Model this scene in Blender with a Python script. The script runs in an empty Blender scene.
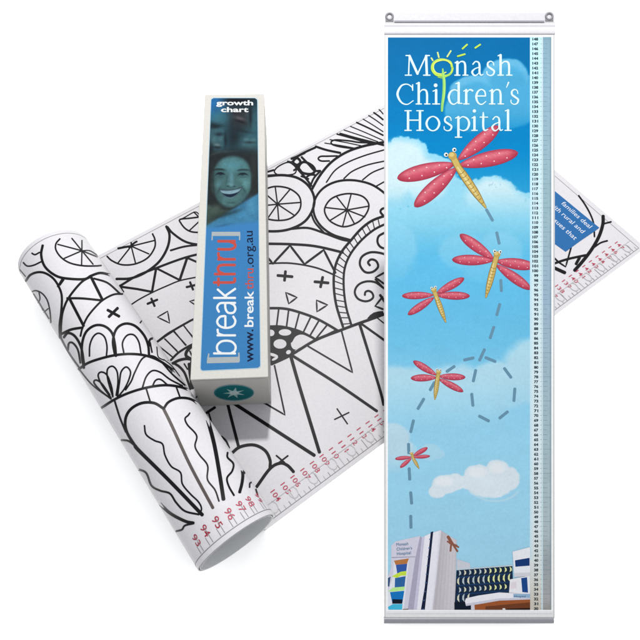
import bpy, math, random
import numpy as np
from mathutils import Matrix, Vector
random.seed(4)
rng = np.random.default_rng(7)
SC = bpy.context.scene
COL = SC.collection

# ------------------------------------------------------------------ camera (solved from the photograph's vanishing points)
F = 605.6; PITCH = 1.07979; ROLL = 0.0624
fw = np.array([0, math.cos(PITCH), -math.sin(PITCH)])
_rt = np.array([1., 0, 0]); _up = np.cross(_rt, fw)
rt = math.cos(ROLL)*_rt + math.sin(ROLL)*_up
up = -math.sin(ROLL)*_rt + math.cos(ROLL)*_up
CAM = np.array([0, 0, 1.0])
cd = bpy.data.cameras.new('camera'); cam = bpy.data.objects.new('camera', cd); COL.objects.link(cam)
cam.matrix_world = Matrix(((rt[0], up[0], -fw[0], 0), (rt[1], up[1], -fw[1], 0), (rt[2], up[2], -fw[2], 1.0), (0, 0, 0, 1)))
cd.sensor_width = 36; cd.lens = 36*F/640; cd.clip_end = 200; cd.clip_start = .01
SC.camera = cam

def ray(x, y):
    d = fw*F + rt*(x-320) - up*(y-320)
    return d/np.linalg.norm(d)

# ------------------------------------------------------------------ colour, materials
def lin(c, g=1.0):
    o = []
    for v in c[:3]:
        v = v/255.0
        o.append((v/12.92 if v <= .04045 else ((v+.055)/1.055)**2.4)*g)
    return np.array(o + [1.0])

def mat(name, rough=.45, spec=.3, metal=0.0, color=None, bump=0.0, bscale=300, coat=0.0):
    m = bpy.data.materials.new(name); m.use_nodes = True
    nt = m.node_tree; b = nt.nodes['Principled BSDF']
    b.inputs['Roughness'].default_value = rough
    b.inputs['Specular IOR Level'].default_value = spec
    b.inputs['Metallic'].default_value = metal
    b.inputs['Coat Weight'].default_value = coat
    b.inputs['Coat Roughness'].default_value = .12
    if color is None:
        a = nt.nodes.new('ShaderNodeVertexColor'); a.layer_name = 'Col'
        nz = nt.nodes.new('ShaderNodeTexNoise'); nz.inputs['Scale'].default_value = 260; nz.inputs['Detail'].default_value = 3
        tc = nt.nodes.new('ShaderNodeTexCoord'); nt.links.new(tc.outputs['Object'], nz.inputs['Vector'])
        mr = nt.nodes.new('ShaderNodeMapRange'); mr.inputs['From Min'].default_value = .3; mr.inputs['From Max'].default_value = .7
        mr.inputs['To Min'].default_value = .965; mr.inputs['To Max'].default_value = 1.03
        nt.links.new(nz.outputs['Fac'], mr.inputs['Value'])
        mx = nt.nodes.new('ShaderNodeVectorMath'); mx.operation = 'SCALE'
        nt.links.new(a.outputs['Color'], mx.inputs[0]); nt.links.new(mr.outputs['Result'], mx.inputs['Scale'])
        nt.links.new(mx.outputs['Vector'], b.inputs['Base Color'])
    else:
        b.inputs['Base Color'].default_value = color
    if bump:
        nz = nt.nodes.new('ShaderNodeTexNoise'); nz.inputs['Scale'].default_value = bscale; nz.inputs['Detail'].default_value = 4
        tc = nt.nodes.new('ShaderNodeTexCoord'); nt.links.new(tc.outputs['Object'], nz.inputs['Vector'])
        bp = nt.nodes.new('ShaderNodeBump'); bp.inputs['Strength'].default_value = bump; bp.inputs['Distance'].default_value = .002
        nt.links.new(nz.outputs['Fac'], bp.inputs['Height']); nt.links.new(bp.outputs['Normal'], b.inputs['Normal'])
    return m

G_PAPER = .365; G_BAN = .385; G_BOX = .31
M_paper = mat('laminated_paper', .42, .05, bump=.10, bscale=9)
M_banner = mat('printed_film', .6, .03)
M_rail = mat('frosted_plastic', .4, .12)
M_metal = mat('brushed_aluminium', .5, .3, metal=.5)
M_card = mat('coated_card', .6, .06, bump=.05, bscale=60)
M_label = mat('printed_label', .6, .03)
M_table = mat('white_tabletop', .9, .0, color=(.95, .95, .95, 1))

# ------------------------------------------------------------------ mesh builder
class MB:
    def __init__(s): s.v = []; s.f = []; s.c = []; s.sm = []; s.n = 0
    def add(s, verts, faces, col, smooth=False):
        verts = np.asarray(verts, float)
        s.v.append(verts)
        col = np.asarray(col, float)
        if col.ndim == 1: col = np.tile(col, (len(verts), 1))
        s.c.append(col)
        n = s.n
        s.f += [tuple(i+n for i in f) for f in faces]
        s.sm += [smooth]*len(faces)
        s.n += len(verts)
    def build(s, name, material, parent=None):
        me = bpy.data.meshes.new(name)
        V = np.concatenate(s.v); Cc = np.concatenate(s.c)
        me.from_pydata(V.tolist(), [], s.f)
        me.polygons.foreach_set('use_smooth', s.sm)
        a = me.color_attributes.new('Col', 'FLOAT_COLOR', 'POINT')
        a.data.foreach_set('color', Cc.astype(np.float32).ravel())
        me.materials.append(material)
        ob = bpy.data.objects.new(name, me); COL.objects.link(ob)
        if parent is not None: ob.parent = parent
        return ob

def grid_faces(nx, ny, wrapx=False):
    f = []
    for j in range(ny-1):
        for i in range(nx-1 + (1 if wrapx else 0)):
            i2 = (i+1) % nx
            f.append((j*nx+i, j*nx+i2, (j+1)*nx+i2, (j+1)*nx+i))
    return f

def smooth_pts(P, step=1.2, closed=False):
    P = [np.array(p, float) for p in P]
    if len(P) < 3: 
        n = max(2, int(np.linalg.norm(P[1]-P[0])/2)+1)
        return np.array([P[0]+(P[1]-P[0])*t for t in np.linspace(0, 1, n)])
    if closed: Q = [P[-1]]+P+[P[0], P[1]]
    else: Q = [2*P[0]-P[1]]+P+[2*P[-1]-P[-2]]
    out = []
    for i in range(1, len(Q)-2):
        p0, p1, p2, p3 = Q[i-1:i+3]
        n = max(2, int(np.linalg.norm((p2-p1)[:2])/step)+1)
        for t in np.linspace(0, 1, n, endpoint=False):
            out.append(.5*((2*p1)+(-p0+p2)*t+(2*p0-5*p1+4*p2-p3)*t*t+(-p0+3*p1-3*p2+p3)*t**3))
    if not closed: out.append(Q[-2])
    return np.array(out)

LAYER = [0]
def nextlayer():
    LAYER[0] += 1
    return LAYER[0]

def ribbon(mb, fmap, P, w, col, closed=False, curve=True, step=1.2, lift=None):
    """P in drawing coordinates (x,y) or (x,y,w); fmap(x,y,layer)->3D point on the printed surface"""
    if len(P[0]) == 2: P = [(p[0], p[1], w) for p in P]
    if curve: S = smooth_pts(P, step, closed)
    else:
        S = []
        Q = list(P)+([P[0]] if closed else [])
        for a, b in zip(Q[:-1], Q[1:]):
            a = np.array(a, float); b = np.array(b, float)
            n = max(1, int(np.linalg.norm((b-a)[:2])/3))
            for k in range(n): S.append(a+(b-a)*k/n)
        if not closed: S.append(np.array(Q[-1], float))
        S = np.array(S)
    n = len(S); T = np.zeros((n, 2))
    for i in range(n):
        if closed: a, b = S[(i-1) % n, :2], S[(i+1) % n, :2]
        else: a, b = S[max(i-1, 0), :2], S[min(i+1, n-1), :2]
        d = b-a; L = np.hypot(*d) or 1; T[i] = d/L
    N = np.stack([-T[:, 1], T[:, 0]], 1)
    hw = S[:, 2:3]/2
    L_ = S[:, :2]+N*hw; R_ = S[:, :2]-N*hw
    if not closed:   # rounded ends
        e0 = S[:1, :2]-T[:1]*hw[:1]*.6; e1 = S[-1:, :2]+T[-1:]*hw[-1:]*.6
        L_ = np.concatenate([e0+N[:1]*hw[:1]*.55, L_, e1+N[-1:]*hw[-1:]*.55]); R_ = np.concatenate([e0-N[:1]*hw[:1]*.55, R_, e1-N[-1:]*hw[-1:]*.55])
    n = len(L_)
    lay = nextlayer() if lift is None else lift
    vs = [fmap(p[0], p[1], lay) for p in L_]+[fmap(p[0], p[1], lay) for p in R_]
    fs = []
    for i in range(n-1+(1 if closed else 0)):
        j = (i+1) % n
        f = (i, n+i, n+j, j)
        if all(vs[k] is not None for k in f): fs.append(f)
    ok = [k for k, p in enumerate(vs) if p is not None]; ix = {k: m for m, k in enumerate(ok)}
    if fs: mb.add([vs[k] for k in ok], [tuple(ix[k] for k in f) for f in fs], col)

def poly(mb, fmap, P, col, lift=None):
    from mathutils.geometry import tessellate_polygon
    P = [(float(p[0]), float(p[1])) for p in P]
    lay = nextlayer() if lift is None else lift
    tr = tessellate_polygon([[Vector((p[0], p[1], 0)) for p in P]])
    fs = []
    for t in tr:
        a, b, c = [P[i] for i in t]
        ar = (b[0]-a[0])*(c[1]-a[1])-(b[1]-a[1])*(c[0]-a[0])
        fs.append(tuple(t) if ar < 0 else tuple(reversed(t)))
    mb.add([fmap(p[0], p[1], lay) for p in P], fs, col)

def disc(mb, fmap, cx, cy, rx, ry, col, n=20, rot=0.0):
    a = np.linspace(0, 2*math.pi, n, endpoint=False)
    c, s = math.cos(rot), math.sin(rot)
    poly(mb, fmap, [(cx+rx*math.cos(t)*c-ry*math.sin(t)*s, cy+rx*math.cos(t)*s+ry*math.sin(t)*c) for t in a], col)

_tc = {}
def text_mesh(s, bold=0.0, spacing=1.0, res=3):
    """letter outlines from Blender's own built-in font, size 1, origin at the left end of the baseline"""
    k = (s, bold, spacing)
    if k in _tc: return _tc[k]
    cu = bpy.data.curves.new('t', 'FONT'); cu.body = s; cu.size = 1; cu.offset = bold; cu.resolution_u = res
    cu.space_character = spacing
    ob = bpy.data.objects.new('t', cu); COL.objects.link(ob)
    dg = bpy.context.evaluated_depsgraph_get(); dg.update()
    me = bpy.data.meshes.new_from_object(ob.evaluated_get(dg))
    V = np.array([v.co[:2] for v in me.vertices]) if len(me.vertices) else np.zeros((0, 2))
    Fs = [tuple(p.vertices) for p in me.polygons]
    COL.objects.unlink(ob); bpy.data.objects.remove(ob); bpy.data.curves.remove(cu); bpy.data.meshes.remove(me)
    _tc[k] = (V, Fs)
    return _tc[k]

def place_text(mb, s, place, col, bold=0.0, spacing=1.0, fit=None, height=None, lift=None):
    """place(gx,gy,layer)->3D. fit = wanted width; height = wanted cap height (font cap height is about .73)"""
    V, Fs = text_mesh(s, bold, spacing)
    if not len(V): return
    x0, x1 = V[:, 0].min(), V[:, 0].max()
    sy = (height/.73) if height else fit/(x1-x0)
    sx = fit/(x1-x0) if fit else sy
    lay = nextlayer() if lift is None else lift
    mb.add([place((x-x0)*sx, y*sy, lay) for x, y in V], Fs, col)

def empty(name, loc, label, cat, M=None, group=None):
    o = bpy.data.objects.new(name, None); COL.objects.link(o)
    if M is not None: o.matrix_world = M
    else: o.location = loc
    o.empty_display_size = .02
    o['label'] = label; o['category'] = cat
    if group: o['group'] = group
    return o

def sub(name, parent, mw=None):
    return parent

INK = lin((18, 18, 20), 1.0)*np.array([.6, .6, .6, 1])

# ================================================================== TABLE
mb = MB(); mb.add([(-6, -5, 0), (6, -5, 0), (6, 7, 0), (-6, 7, 0)], [(0, 1, 2, 3)], lin((255, 255, 255)))
tb = mb.build('tabletop', M_table); tb['kind'] = 'structure'; tb['label'] = 'plain white tabletop under everything'

# ================================================================== COLOURING CHART (one sheet, left end rolled)
YAW = .6915568; u_ = np.array([math.cos(YAW), math.sin(YAW), 0]); v_ = np.array([-math.sin(YAW), math.cos(YAW), 0])
VA, VB, UE = .7797371, .1597106, .9801805
RR, US = .0653866, .0022978
TH = .0012
RHO = .010
UC = US+2*math.sqrt(RR*RHO)            # where the sheet touches the table
def S3(u, v, z): return u_*u+v_*v+np.array([0, 0, z])

chart = empty('growth_chart', S3(US, VB, 0), 'black and white colouring growth chart sheet with its left end rolled up', 'growth chart')
C0 = np.array(chart.location)
def rel(p): return np.asarray(p)-C0
P_COL = lin((231, 229, 234), G_PAPER)
# --- flat part: thin solid sheet with faint undulation
def zflat(u, v):
    return TH
mb = MB(); nu, nv = 60, 40
us = np.linspace(UC, UE, nu); vs_ = np.linspace(VB, VA, nv)
top = [rel(S3(u, v, zflat(u, v))) for v in vs_ for u in us]
mb.add(top, grid_faces(nu, nv), P_COL, True)
def edge(pts, col):
    n = len(pts); V = [rel(S3(u, v, zflat(u, v))) for u, v in pts]+[rel(S3(u, v, .0001)) for u, v in pts]
    mb.add(V, [(i, n+i, n+i+1, i+1) for i in range(n-1)], col)
edge([(u, VB) for u in us], P_COL); edge([(UE, v) for v in vs_], P_COL); edge([(u, VA) for u in us[::-1]], P_COL)
def fsheet(x, y, lay):
    d = ray(x, y); t = (TH-1)/d[2]; p = CAM+t*d
    return uvmap(p@u_, p@v_, lay)
def uvmap(u, v, lay): return rel(S3(u, v, zflat(u, v)+.00022+lay*1.2e-6))
def uv(x, y):
    d = ray(x, y); t = (TH-1)/d[2]; p = CAM+t*d
    return p@u_, p@v_

def reg(x0, y0, s):
    def f(pts, w=None):
        return [(x0+p[0]/s, y0+p[1]/s) for p in pts]
    f.s = s
    return f
A0 = reg(0, 220, 4); B = reg(60, 340, 4); Cc = reg(140, 420, 4); D = reg(60, 160, 4); E = reg(240, 90, 4); FF = reg(240, 230, 4); G = reg(240, 360, 4)
R7 = reg(10, 225, 6.4); RR5 = reg(520, 160, 5.3333); T1 = reg(120, 250, 6.4); T2 = reg(130, 330, 7.111); T3 = reg(240, 330, 10.667); T4 = reg(340, 280, 12.8)
T6 = reg(335, 95, 11.636); T7 = reg(235, 140, 9.143); X3 = reg(190, 360, 7.111)

cur = [mb, fsheet]
def ln(r, pts, w, closed=False, curve=True, col=None):
    """one inked stroke, given in the zoomed crop r's units, width in the same units"""
    ribbon(cur[0], cur[1], r(pts), 1.13*w/r.s, INK if col is None else col, closed, curve)
def spokes(r, hub, ends, w):
    for e in ends: ln(r, [hub, e], w)

GREY = lin((150, 150, 152), G_PAPER); LG = lin((196, 194, 198), G_PAPER)
LAYER[0] = 0
# thin printed frame line just inside the sheet's edges
def uvline(P, w, col):
    for (a, b) in zip(P[:-1], P[1:]):
        a = np.array(a); b = np.array(b); n = int(np.linalg.norm(b-a)/.02)+1; d = (b-a)/np.linalg.norm(b-a); nn = np.array([-d[1], d[0]])*w/2
        pts = [a+(b-a)*k/n for k in range(n+1)]; lay = nextlayer()
        V = [uvmap(*(p+nn), lay) for p in pts]+[uvmap(*(p-nn), lay) for p in pts]
        cur[0].add(V, [(i, n+1+i, n+2+i, i+1) for i in range(n)], col)
uvline([(UC, VB+.0075), (UE-.013, VB+.0075), (UE-.013, VA-.009), (UC, VA-.009)], .0012, GREY)

# half wheels along the far edge (left of the carton)
ln(D, [(188, 385), (208, 403), (248, 419), (300, 416), (350, 392), (378, 352), (380, 320), (370, 295)], 6)
ln(D, [(232, 354), (262, 348), (285, 345)], 8); ln(D, [(275, 350), (300, 330), (308, 326)], 7); ln(D, [(285, 330), (285, 348)], 6)
spokes(D, (285, 345), [(232, 412), (302, 412), (356, 376), (378, 322)], 5)
ln(D, [(225, 476), (285, 473), (345, 448), (398, 405), (430, 350), (438, 300), (425, 265)], 9)
ln(D, [(560, 228), (520, 233), (480, 238), (483, 252), (502, 275), (530, 288), (580, 290)], 6)
ln(D, [(480, 238), (498, 230), (540, 208), (560, 222)], 4); spokes(D, (565, 238), [(518, 282), (535, 208)], 5)
ln(D, [(430, 268), (450, 292), (492, 322), (530, 335), (590, 342)], 8)
ln(D, [(442, 362), (500, 346), (575, 338)], 7)
ln(T1, [(0, 230), (110, 165), (235, 115), (340, 75), (430, 45), (510, 25)], 13)
ln(T1, [(10, 236), (110, 250), (205, 268)], 13, curve=False); ln(T1, [(205, 268), (230, 125)], 14); ln(T1, [(235, 118), (383, 193)], 12)
ln(T1, [(383, 190), (430, 50)], 15); ln(T1, [(425, 48), (510, 85)], 12)
ln(T1, [(68, 352), (130, 312), (215, 268), (300, 230), (385, 196), (500, 172)], 8)
ln(T1, [(0, 225), (10, 250), (22, 270)], 12)
ln(T1, [(175, 345), (240, 318)], 13); ln(T1, [(200, 310), (222, 360)], 13)
ln(T1, [(425, 238), (510, 218)], 13); ln(T1, [(448, 205), (468, 255)], 13)
ln(T1, [(240, 430), (305, 392), (318, 468)], 8, True, False)
ln(T1, [(445, 328), (520, 310), (520, 375)], 8, True, False)
ln(T1, [(235, 590), (300, 540), (350, 510), (420, 470), (480, 440), (600, 405)], 12)
ln(T1, [(345, 518), (420, 610)], 8); ln(T1, [(405, 480), (470, 565)], 8); ln(T1, [(285, 568), (365, 645)], 8)
# pieces glimpsed between the roll and the carton
ln(T2, [(195, 85), (250, 45), (310, 5)], 12)
ln(T2, [(250, 65), (338, 155)], 9); ln(T2, [(310, 10), (400, 108)], 9); ln(T2, [(405, 0), (470, 75)], 9); ln(T2, [(200, 110), (300, 190)], 9)
ln(T2, [(290, 215), (340, 165), (400, 125), (460, 95)], 14)
ln(T2, [(300, 240), (350, 215), (400, 205), (440, 210)], 18); ln(T2, [(440, 115), (405, 150), (400, 185), (440, 215), (425, 260)], 20)
ln(T2, [(425, 150), (445, 195)], 10)
ln(T2, [(310, 235), (350, 260), (385, 300), (410, 360), (430, 420)], 16); ln(T2, [(420, 240), (430, 330), (445, 415)], 20); ln(T2, [(385, 240), (410, 280)], 10)
ln(T2, [(415, 430), (450, 405)], 12); ln(T2, [(470, 480), (480, 470)], 8)
ln(T2, [(545, 590), (605, 550)], 17); ln(T2, [(560, 590), (575, 640), (580, 680)], 10)
# wheels right of the carton
ln(T7, [(285, 295), (355, 275)], 16); ln(T7, [(285, 325), (400, 318), (480, 322), (560, 345), (640, 385)], 14)
ln(T7, [(360, 285), (400, 240), (480, 205), (530, 225), (560, 265), (540, 310), (440, 322), (385, 315)], 11, True)
ln(T7, [(480, 195), (520, 200), (560, 160), (640, 120)], 14); ln(E, [(228, 272), (242, 288), (228, 300), (212, 288)], 9, True)
ln(E, [(240, 298), (236, 316), (252, 332), (285, 336), (300, 322), (288, 302), (258, 288)], 9, True)
ln(E, [(205, 276), (228, 266), (262, 248), (302, 230)], 8); ln(E, [(302, 226), (345, 240), (402, 252)], 8); ln(E, [(246, 268), (275, 298), (298, 322), (322, 324)], 8)
ln(E, [(215, 322), (232, 312), (246, 326)], 7); ln(E, [(232, 318), (262, 352), (286, 384)], 8); ln(E, [(322, 324), (296, 352), (280, 388)], 7)
ln(E, [(262, 352), (280, 340), (300, 340)], 7); ln(E, [(244, 345), (275, 356)], 6); ln(E, [(226, 300), (232, 318)], 9)
ln(E, [(572, 212), (480, 210), (440, 204), (385, 200), (366, 206), (368, 217), (395, 226), (435, 232), (470, 234)], 6)
ln(E, [(390, 264), (350, 265), (322, 266), (313, 275), (325, 284), (358, 284)], 6)
ln(E, [(400, 175), (460, 192), (540, 212), (620, 232)], 8)
for (a, b, w) in [((22, 455), (450, 580), 16), ((105, 408), (500, 545), 11), ((178, 365), (560, 530), 11), ((250, 320), (560, 470), 17), ((325, 280), (560, 428), 11),
                  ((390, 238), (560, 355), 12), ((450, 205), (560, 288), 17), ((512, 170), (560, 222), 12), ((-60, 520), (320, 595), 11), ((-120, 560), (260, 625), 11)]:
    d = ((b[0]-a[0])*1.15+a[0], (b[1]-a[1])*1.15+a[1]); m_ = ((a[0]+b[0])/2, (a[1]+b[1])/2-3)
    ln(T6, [a, m_, b], w)
ln(E, [(285, 402), (318, 345), (362, 292), (420, 252), (490, 226), (590, 206)], 9)
ln(E, [(345, 370), (380, 322), (430, 290), (500, 262), (590, 236)], 5); ln(E, [(415, 355), (450, 325), (510, 300), (590, 282)], 5)
ln(E, [(490, 360), (530, 330), (590, 306)], 5); ln(E, [(545, 385), (590, 360)], 5)
ln(E, [(600, 440), (572, 408), (520, 376), (450, 361), (385, 367), (332, 394), (300, 438), (295, 490), (320, 540), (370, 578), (440, 600)], 8)
ln(E, [(340, 470), (362, 438), (400, 420), (445, 415), (492, 427), (515, 458), (505, 495), (470, 530), (415, 547), (365, 528), (342, 498)], 6, True)
spokes(E, (428, 480), [(385, 425), (445, 415), (514, 465), (500, 508), (458, 536), (410, 547), (360, 522), (340, 470)], 5)
ln(E, [(70, 420), (110, 394), (150, 386), (200, 396), (238, 428), (240, 475), (205, 512), (155, 522), (100, 512), (65, 480)], 6, True)
spokes(E, (150, 457), [(141, 388), (200, 398), (242, 450), (215, 500), (155, 521), (112, 512), (65, 466), (90, 405)], 5)
ln(E, [(60, 356), (105, 346), (170, 341), (230, 352), (275, 385), (297, 432), (290, 480), (260, 525), (210, 553), (150, 565), (60, 563)], 9)
ln(E, [(284, 492), (300, 530), (335, 570)], 7); ln(E, [(200, 556), (270, 552), (330, 570), (400, 596), (435, 604)], 8)
# toothed ring
ro = [(590, 500), (530, 522), (485, 555), (445, 600), (405, 650), (380, 710), (375, 780), (385, 860), (412, 948)]
ri = [(590, 532), (535, 560), (482, 605), (440, 660), (418, 718), (415, 790), (425, 870), (447, 945)]
ln(E, ro, 9); ln(E, ri, 8)
so, si = smooth_pts(E(ro), 1), smooth_pts(E(ri), 1)
for k in range(22):
    a = so[int((k+.6)/22*(len(so)-1))]; b = si[int((k+.6)/22*(len(si)-1))]
    ribbon(cur[0], cur[1], [a, b], 1.0, INK)
ln(FF, [(60, 52), (105, 55), (200, 57), (300, 65), (412, 90)], 9)
ln(FF, [(80, 75), (132, 135), (200, 62), (258, 137), (335, 80), (382, 172)], 8, curve=False)
ln(FF, [(60, 138), (105, 135), (200, 133), (300, 150), (378, 180)], 6)
ln(FF, [(150, 182), (210, 187)], 10); ln(FF, [(182, 165), (178, 203)], 10); ln(FF, [(298, 207), (354, 212)], 10); ln(FF, [(331, 188), (322, 229)], 10)
ln(FF, [(183, 250), (228, 270), (195, 295)], 6, True, False); ln(FF, [(306, 281), (350, 300), (308, 327)], 6, True, False)
ln(FF, [(60, 316), (115, 313), (180, 315), (240, 330), (300, 352), (350, 378), (395, 405)], 9)
ln(FF, [(60, 390), (120, 386), (170, 387), (230, 402), (280, 425), (305, 440)], 8)
for a, b in [((155, 316), (146, 388)), ((195, 318), (186, 388)), ((237, 332), (220, 398)), ((282, 350), (252, 412)), ((315, 364), (278, 426)), ((347, 382), (303, 436)), ((382, 402), (335, 425))]: ln(FF, [a, b], 6)
# pebbles: dark ground with pale stones
poly(cur[0], cur[1], FF([(110, 388), (170, 389), (230, 404), (268, 424), (205, 500), (130, 535), (105, 540)]), INK)
ST = lin((226, 224, 229), G_PAPER)
for cx, cy, rx, ry, ro_ in [(180, 410, 25, 13, 0), (124, 412, 14, 13, 0), (160, 456, 26, 19, 0), (194, 489, 10, 8, -.5), (140, 515, 14, 5, -.5), (133, 500, 20, 6, .3), (112, 470, 8, 10, 0)]:
    p = FF([(cx, cy)])[0]; disc(cur[0], cur[1], p[0], p[1], rx/4, ry/4, ST, 18, ro_)
poly(cur[0], cur[1], [tuple(q) for q in smooth_pts(FF([(205, 448), (222, 425), (250, 418), (290, 438), (255, 462), (222, 478), (207, 468)]), 1, True)], ST)
ln(FF, [(205, 448), (222, 423), (252, 416), (296, 436)], 6)
ln(FF, [(125, 537), (200, 502), (300, 442), (400, 402), (480, 372), (520, 358), (590, 332)], 10)
poly(cur[0], cur[1], T4([(345, 495), (385, 450), (430, 418), (490, 402), (550, 398), (560, 440), (500, 455), (420, 480)]), INK)
ln(T4, [(470, 480), (545, 540), (600, 580)], 14)
ln(T4, [(620, 150), (540, 90), (450, 30), (350, 18), (260, 45), (205, 100), (190, 170), (230, 240), (310, 272), (380, 262), (425, 220), (410, 165), (365, 140), (325, 155), (318, 195)], 24)
ln(T4, [(545, 215), (450, 335), (550, 375)], 22, curve=False); ln(T4, [(450, -10), (540, 85)], 20)
ln(FF, [(600, 105), (560, 92), (520, 90), (487, 108), (480, 140), (500, 168), (530, 168), (552, 148), (545, 125), (525, 118), (512, 130), (520, 142)], 8)
ln(FF, [(575, 172), (542, 190), (575, 215)], 7, curve=False)
ln(FF, [(580, 10), (555, 25), (550, 48), (562, 68), (590, 78)], 8); ln(FF, [(600, -90), (570, -85), (562, -72), (575, -55)], 8)
ln(FF, [(405, 400), (450, 570), (272, 465)], 6, curve=False)
ln(FF, [(478, 375), (520, 510), (560, 640), (575, 700)], 10); ln(FF, [(485, 375), (590, 450)], 8)
ln(FF, [(203, 505), (242, 640), (318, 890)], 12); ln(FF, [(210, 503), (380, 610), (548, 725)], 10)
ln(G, [(138, 22), (180, 220), (108, 178), (60, 155)], 6, curve=False); ln(G, [(-10, 183), (298, 382)], 12, curve=False); ln(G, [(-80, 135), (0, 190)], 12)
ln(G, [(378, 238), (436, 210)], 5); ln(G, [(388, 195), (430, 256)], 5)
ln(Cc, [(366, 134), (400, 108), (455, 100), (500, 122), (520, 160), (520, 192)], 11); ln(X3, [(265, 300), (300, 440), (348, 625)], 19)
ln(Cc, [(466, 268), (520, 195), (560, 173), (590, 182), (615, 208)], 11); ln(Cc, [(545, 142), (578, 170)], 6); ln(Cc, [(592, 143), (550, 175)], 6)
ln(Cc, [(326, 66), (345, 85), (357, 112)], 7)
# printed bits that run on under the banner
for k in range(7): ln(G, [(560+k*60, -260-k*40), (700+k*60, -60-k*50)], 9)
ln(G, [(600, -420), (760, -520), (940, -560), (1100, -540)], 10); ln(G, [(620, -340), (780, -430), (940, -460), (1080, -430)], 8)
# right end
ln(RR5, [(312, 190), (345, 236), (375, 290), (392, 340), (397, 410)], 8)
ln(RR5, [(443, 298), (441, 345), (420, 410), (380, 480), (330, 545), (290, 590)], 16)
ln(RR5, [(448, 340), (486, 330)], 8); ln(RR5, [(395, 466), (430, 442), (466, 431)], 8)
ln(RR5, [(160, 560), (250, 530), (350, 508)], 11); ln(RR5, [(180, 520), (205, 545), (243, 570), (272, 468)], 8, curve=False)
ln(RR5, [(298, 556), (318, 520)], 14); ln(RR5, [(170, 570), (240, 602)], 16)
BLUE = lin((48, 112, 176), G_PAPER*1.0)
lab = [(120, 115), (190, 170), (423, 362), (402, 378), (322, 432), (243, 490), (190, 452), (120, 400)]
poly(cur[0], cur[1], RR5(lab), BLUE)
WHITE_P = lin((240, 243, 250), G_PAPER)
vd = (0, -1)
def sheet_text(mbx, s, x_end, y_end, h, col, bold=0, fit=None, right=True, sk=0):
    """text whose baseline runs towards the near edge of the sheet; (x_end,y_end) = its last letter in the photo"""
    ue, ve = uv(x_end, y_end)
    V, Fs = text_mesh(s, bold); W = (V[:, 0].max()-V[:, 0].min())*h/.73
    place_text(mbx, s, lambda gx, gy, lay: uvmap(ue+gy, ve+W-gx, lay), col, bold=bold, height=h)
sheet_text(cur[0], 'families deal', *RR5([(368, 366)])[0], .0120, WHITE_P)
sheet_text(cur[0], 'with rural and', *RR5([(330, 392)])[0], .0120, WHITE_P)
sheet_text(cur[0], 'issues that', *RR5([(290, 428)])[0], .0120, WHITE_P)

# ruler numbers and ticks along the near edge
RED = lin((200, 84, 108), G_PAPER)
u104, v104 = uv(276, 495.6); u109, _ = uv(326, 461.5); du = (u109-u104)/5
VT = v104+.010
def tick(u, v0, v1, w, col): uvline([(u, v0), (u, v1)], w, col)
n = 104; u0 = u104
while u0 < UE-.022:
    if u0 > UC+.002:
        s = str(n)
        place_text(cur[0], s, lambda gx, gy, lay, u0=u0: uvmap(u0-.0044+gy, VT-gx, lay), RED, bold=.008, height=.0088, fit=.0195)
    n += 1; u0 = u104+(n-104)*du
k = 0; uu = UC+.01
while uu < UE-.016:
    tick(uu, VB+.0085, VB+(.026 if k % 5 == 0 else .015), .0009, LG if k % 2 else GREY)
    if k % 4 == 1:
        a = uu+.004; col = lin((206, 204, 208), G_PAPER)
        P = [(a+.012*math.sin(t)*.6, VB+.022+.010*math.cos(t)) for t in np.linspace(.4, 5.6, 14)]
        uvline([P[i] for i in range(0, 14)], .0012, col)
    uu += du/2; k += 1
uvline([(UC+.005, VB+.030), (UE-.014, VB+.030)], .0006, lin((214, 212, 216), G_PAPER))
mb.build('flat_sheet', M_paper, chart)

# --- rolled end
mb = MB()
TURNS = 2.6; th0 = math.radians(-math.degrees(math.asin((RR-RHO)/(RR+RHO))))
def spiral(th):
    k = max(0, (th-th0-math.pi*1.2)/(2*math.pi))
    r = RR-.0026*k; cz = r+TH*1.0*k+TH*.2
    return US+r*math.cos(th), cz+r*math.sin(th), r
prof = []
for t in np.linspace(0, 1, 12):       # concave fold where the roll meets the flat part
    a = -math.pi/2 - t*(math.pi/2+th0)
    prof.append((UC+RHO*math.cos(a), RHO+TH+RHO*math.sin(a), 0))
j0 = prof[-1]
for t in np.linspace(th0+.02, th0+TURNS*2*math.pi, 260): prof.append(spiral(t))
prof = np.array(prof); m = len(prof)
T = np.gradient(prof[:, :2], axis=0); T /= np.linalg.norm(T, axis=1)[:, None]; Nn = np.stack([T[:, 1], -T[:, 0]], 1)
nvv = 24; VA2 = VA-.009; vv = np.linspace(VB, VA2, nvv)
P_IN = lin((236, 238, 241), G_PAPER*1.25)
outer = [rel(S3(p[0], v, p[1])) for v in vv for p in prof]
inn = prof[:, :2]-Nn*TH
inner = [rel(S3(p[0], v, p[1])) for v in vv for p in inn]
mb.add(outer, [tuple(reversed(f)) for f in grid_faces(m, nvv)], P_COL, True)
mb.add(inner, grid_faces(m, nvv), P_IN, True)
for v, flip in ((VB, False), (VA2, True)):
    V = [rel(S3(p[0], v, p[1])) for p in prof]+[rel(S3(p[0], v, p[1])) for p in inn]
    fs = [(i, i+1, m+i+1, m+i) for i in range(m-1)]
    mb.add(V, fs if not flip else [tuple(reversed(f)) for f in fs], lin((226, 226, 228), G_PAPER))
CZ = RR+TH*.2
def cyl(th, v, lay):
    r = RR+.00022+lay*1.2e-6
    return rel(S3(US+r*math.cos(th), v, CZ+r*math.sin(th)))
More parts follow.
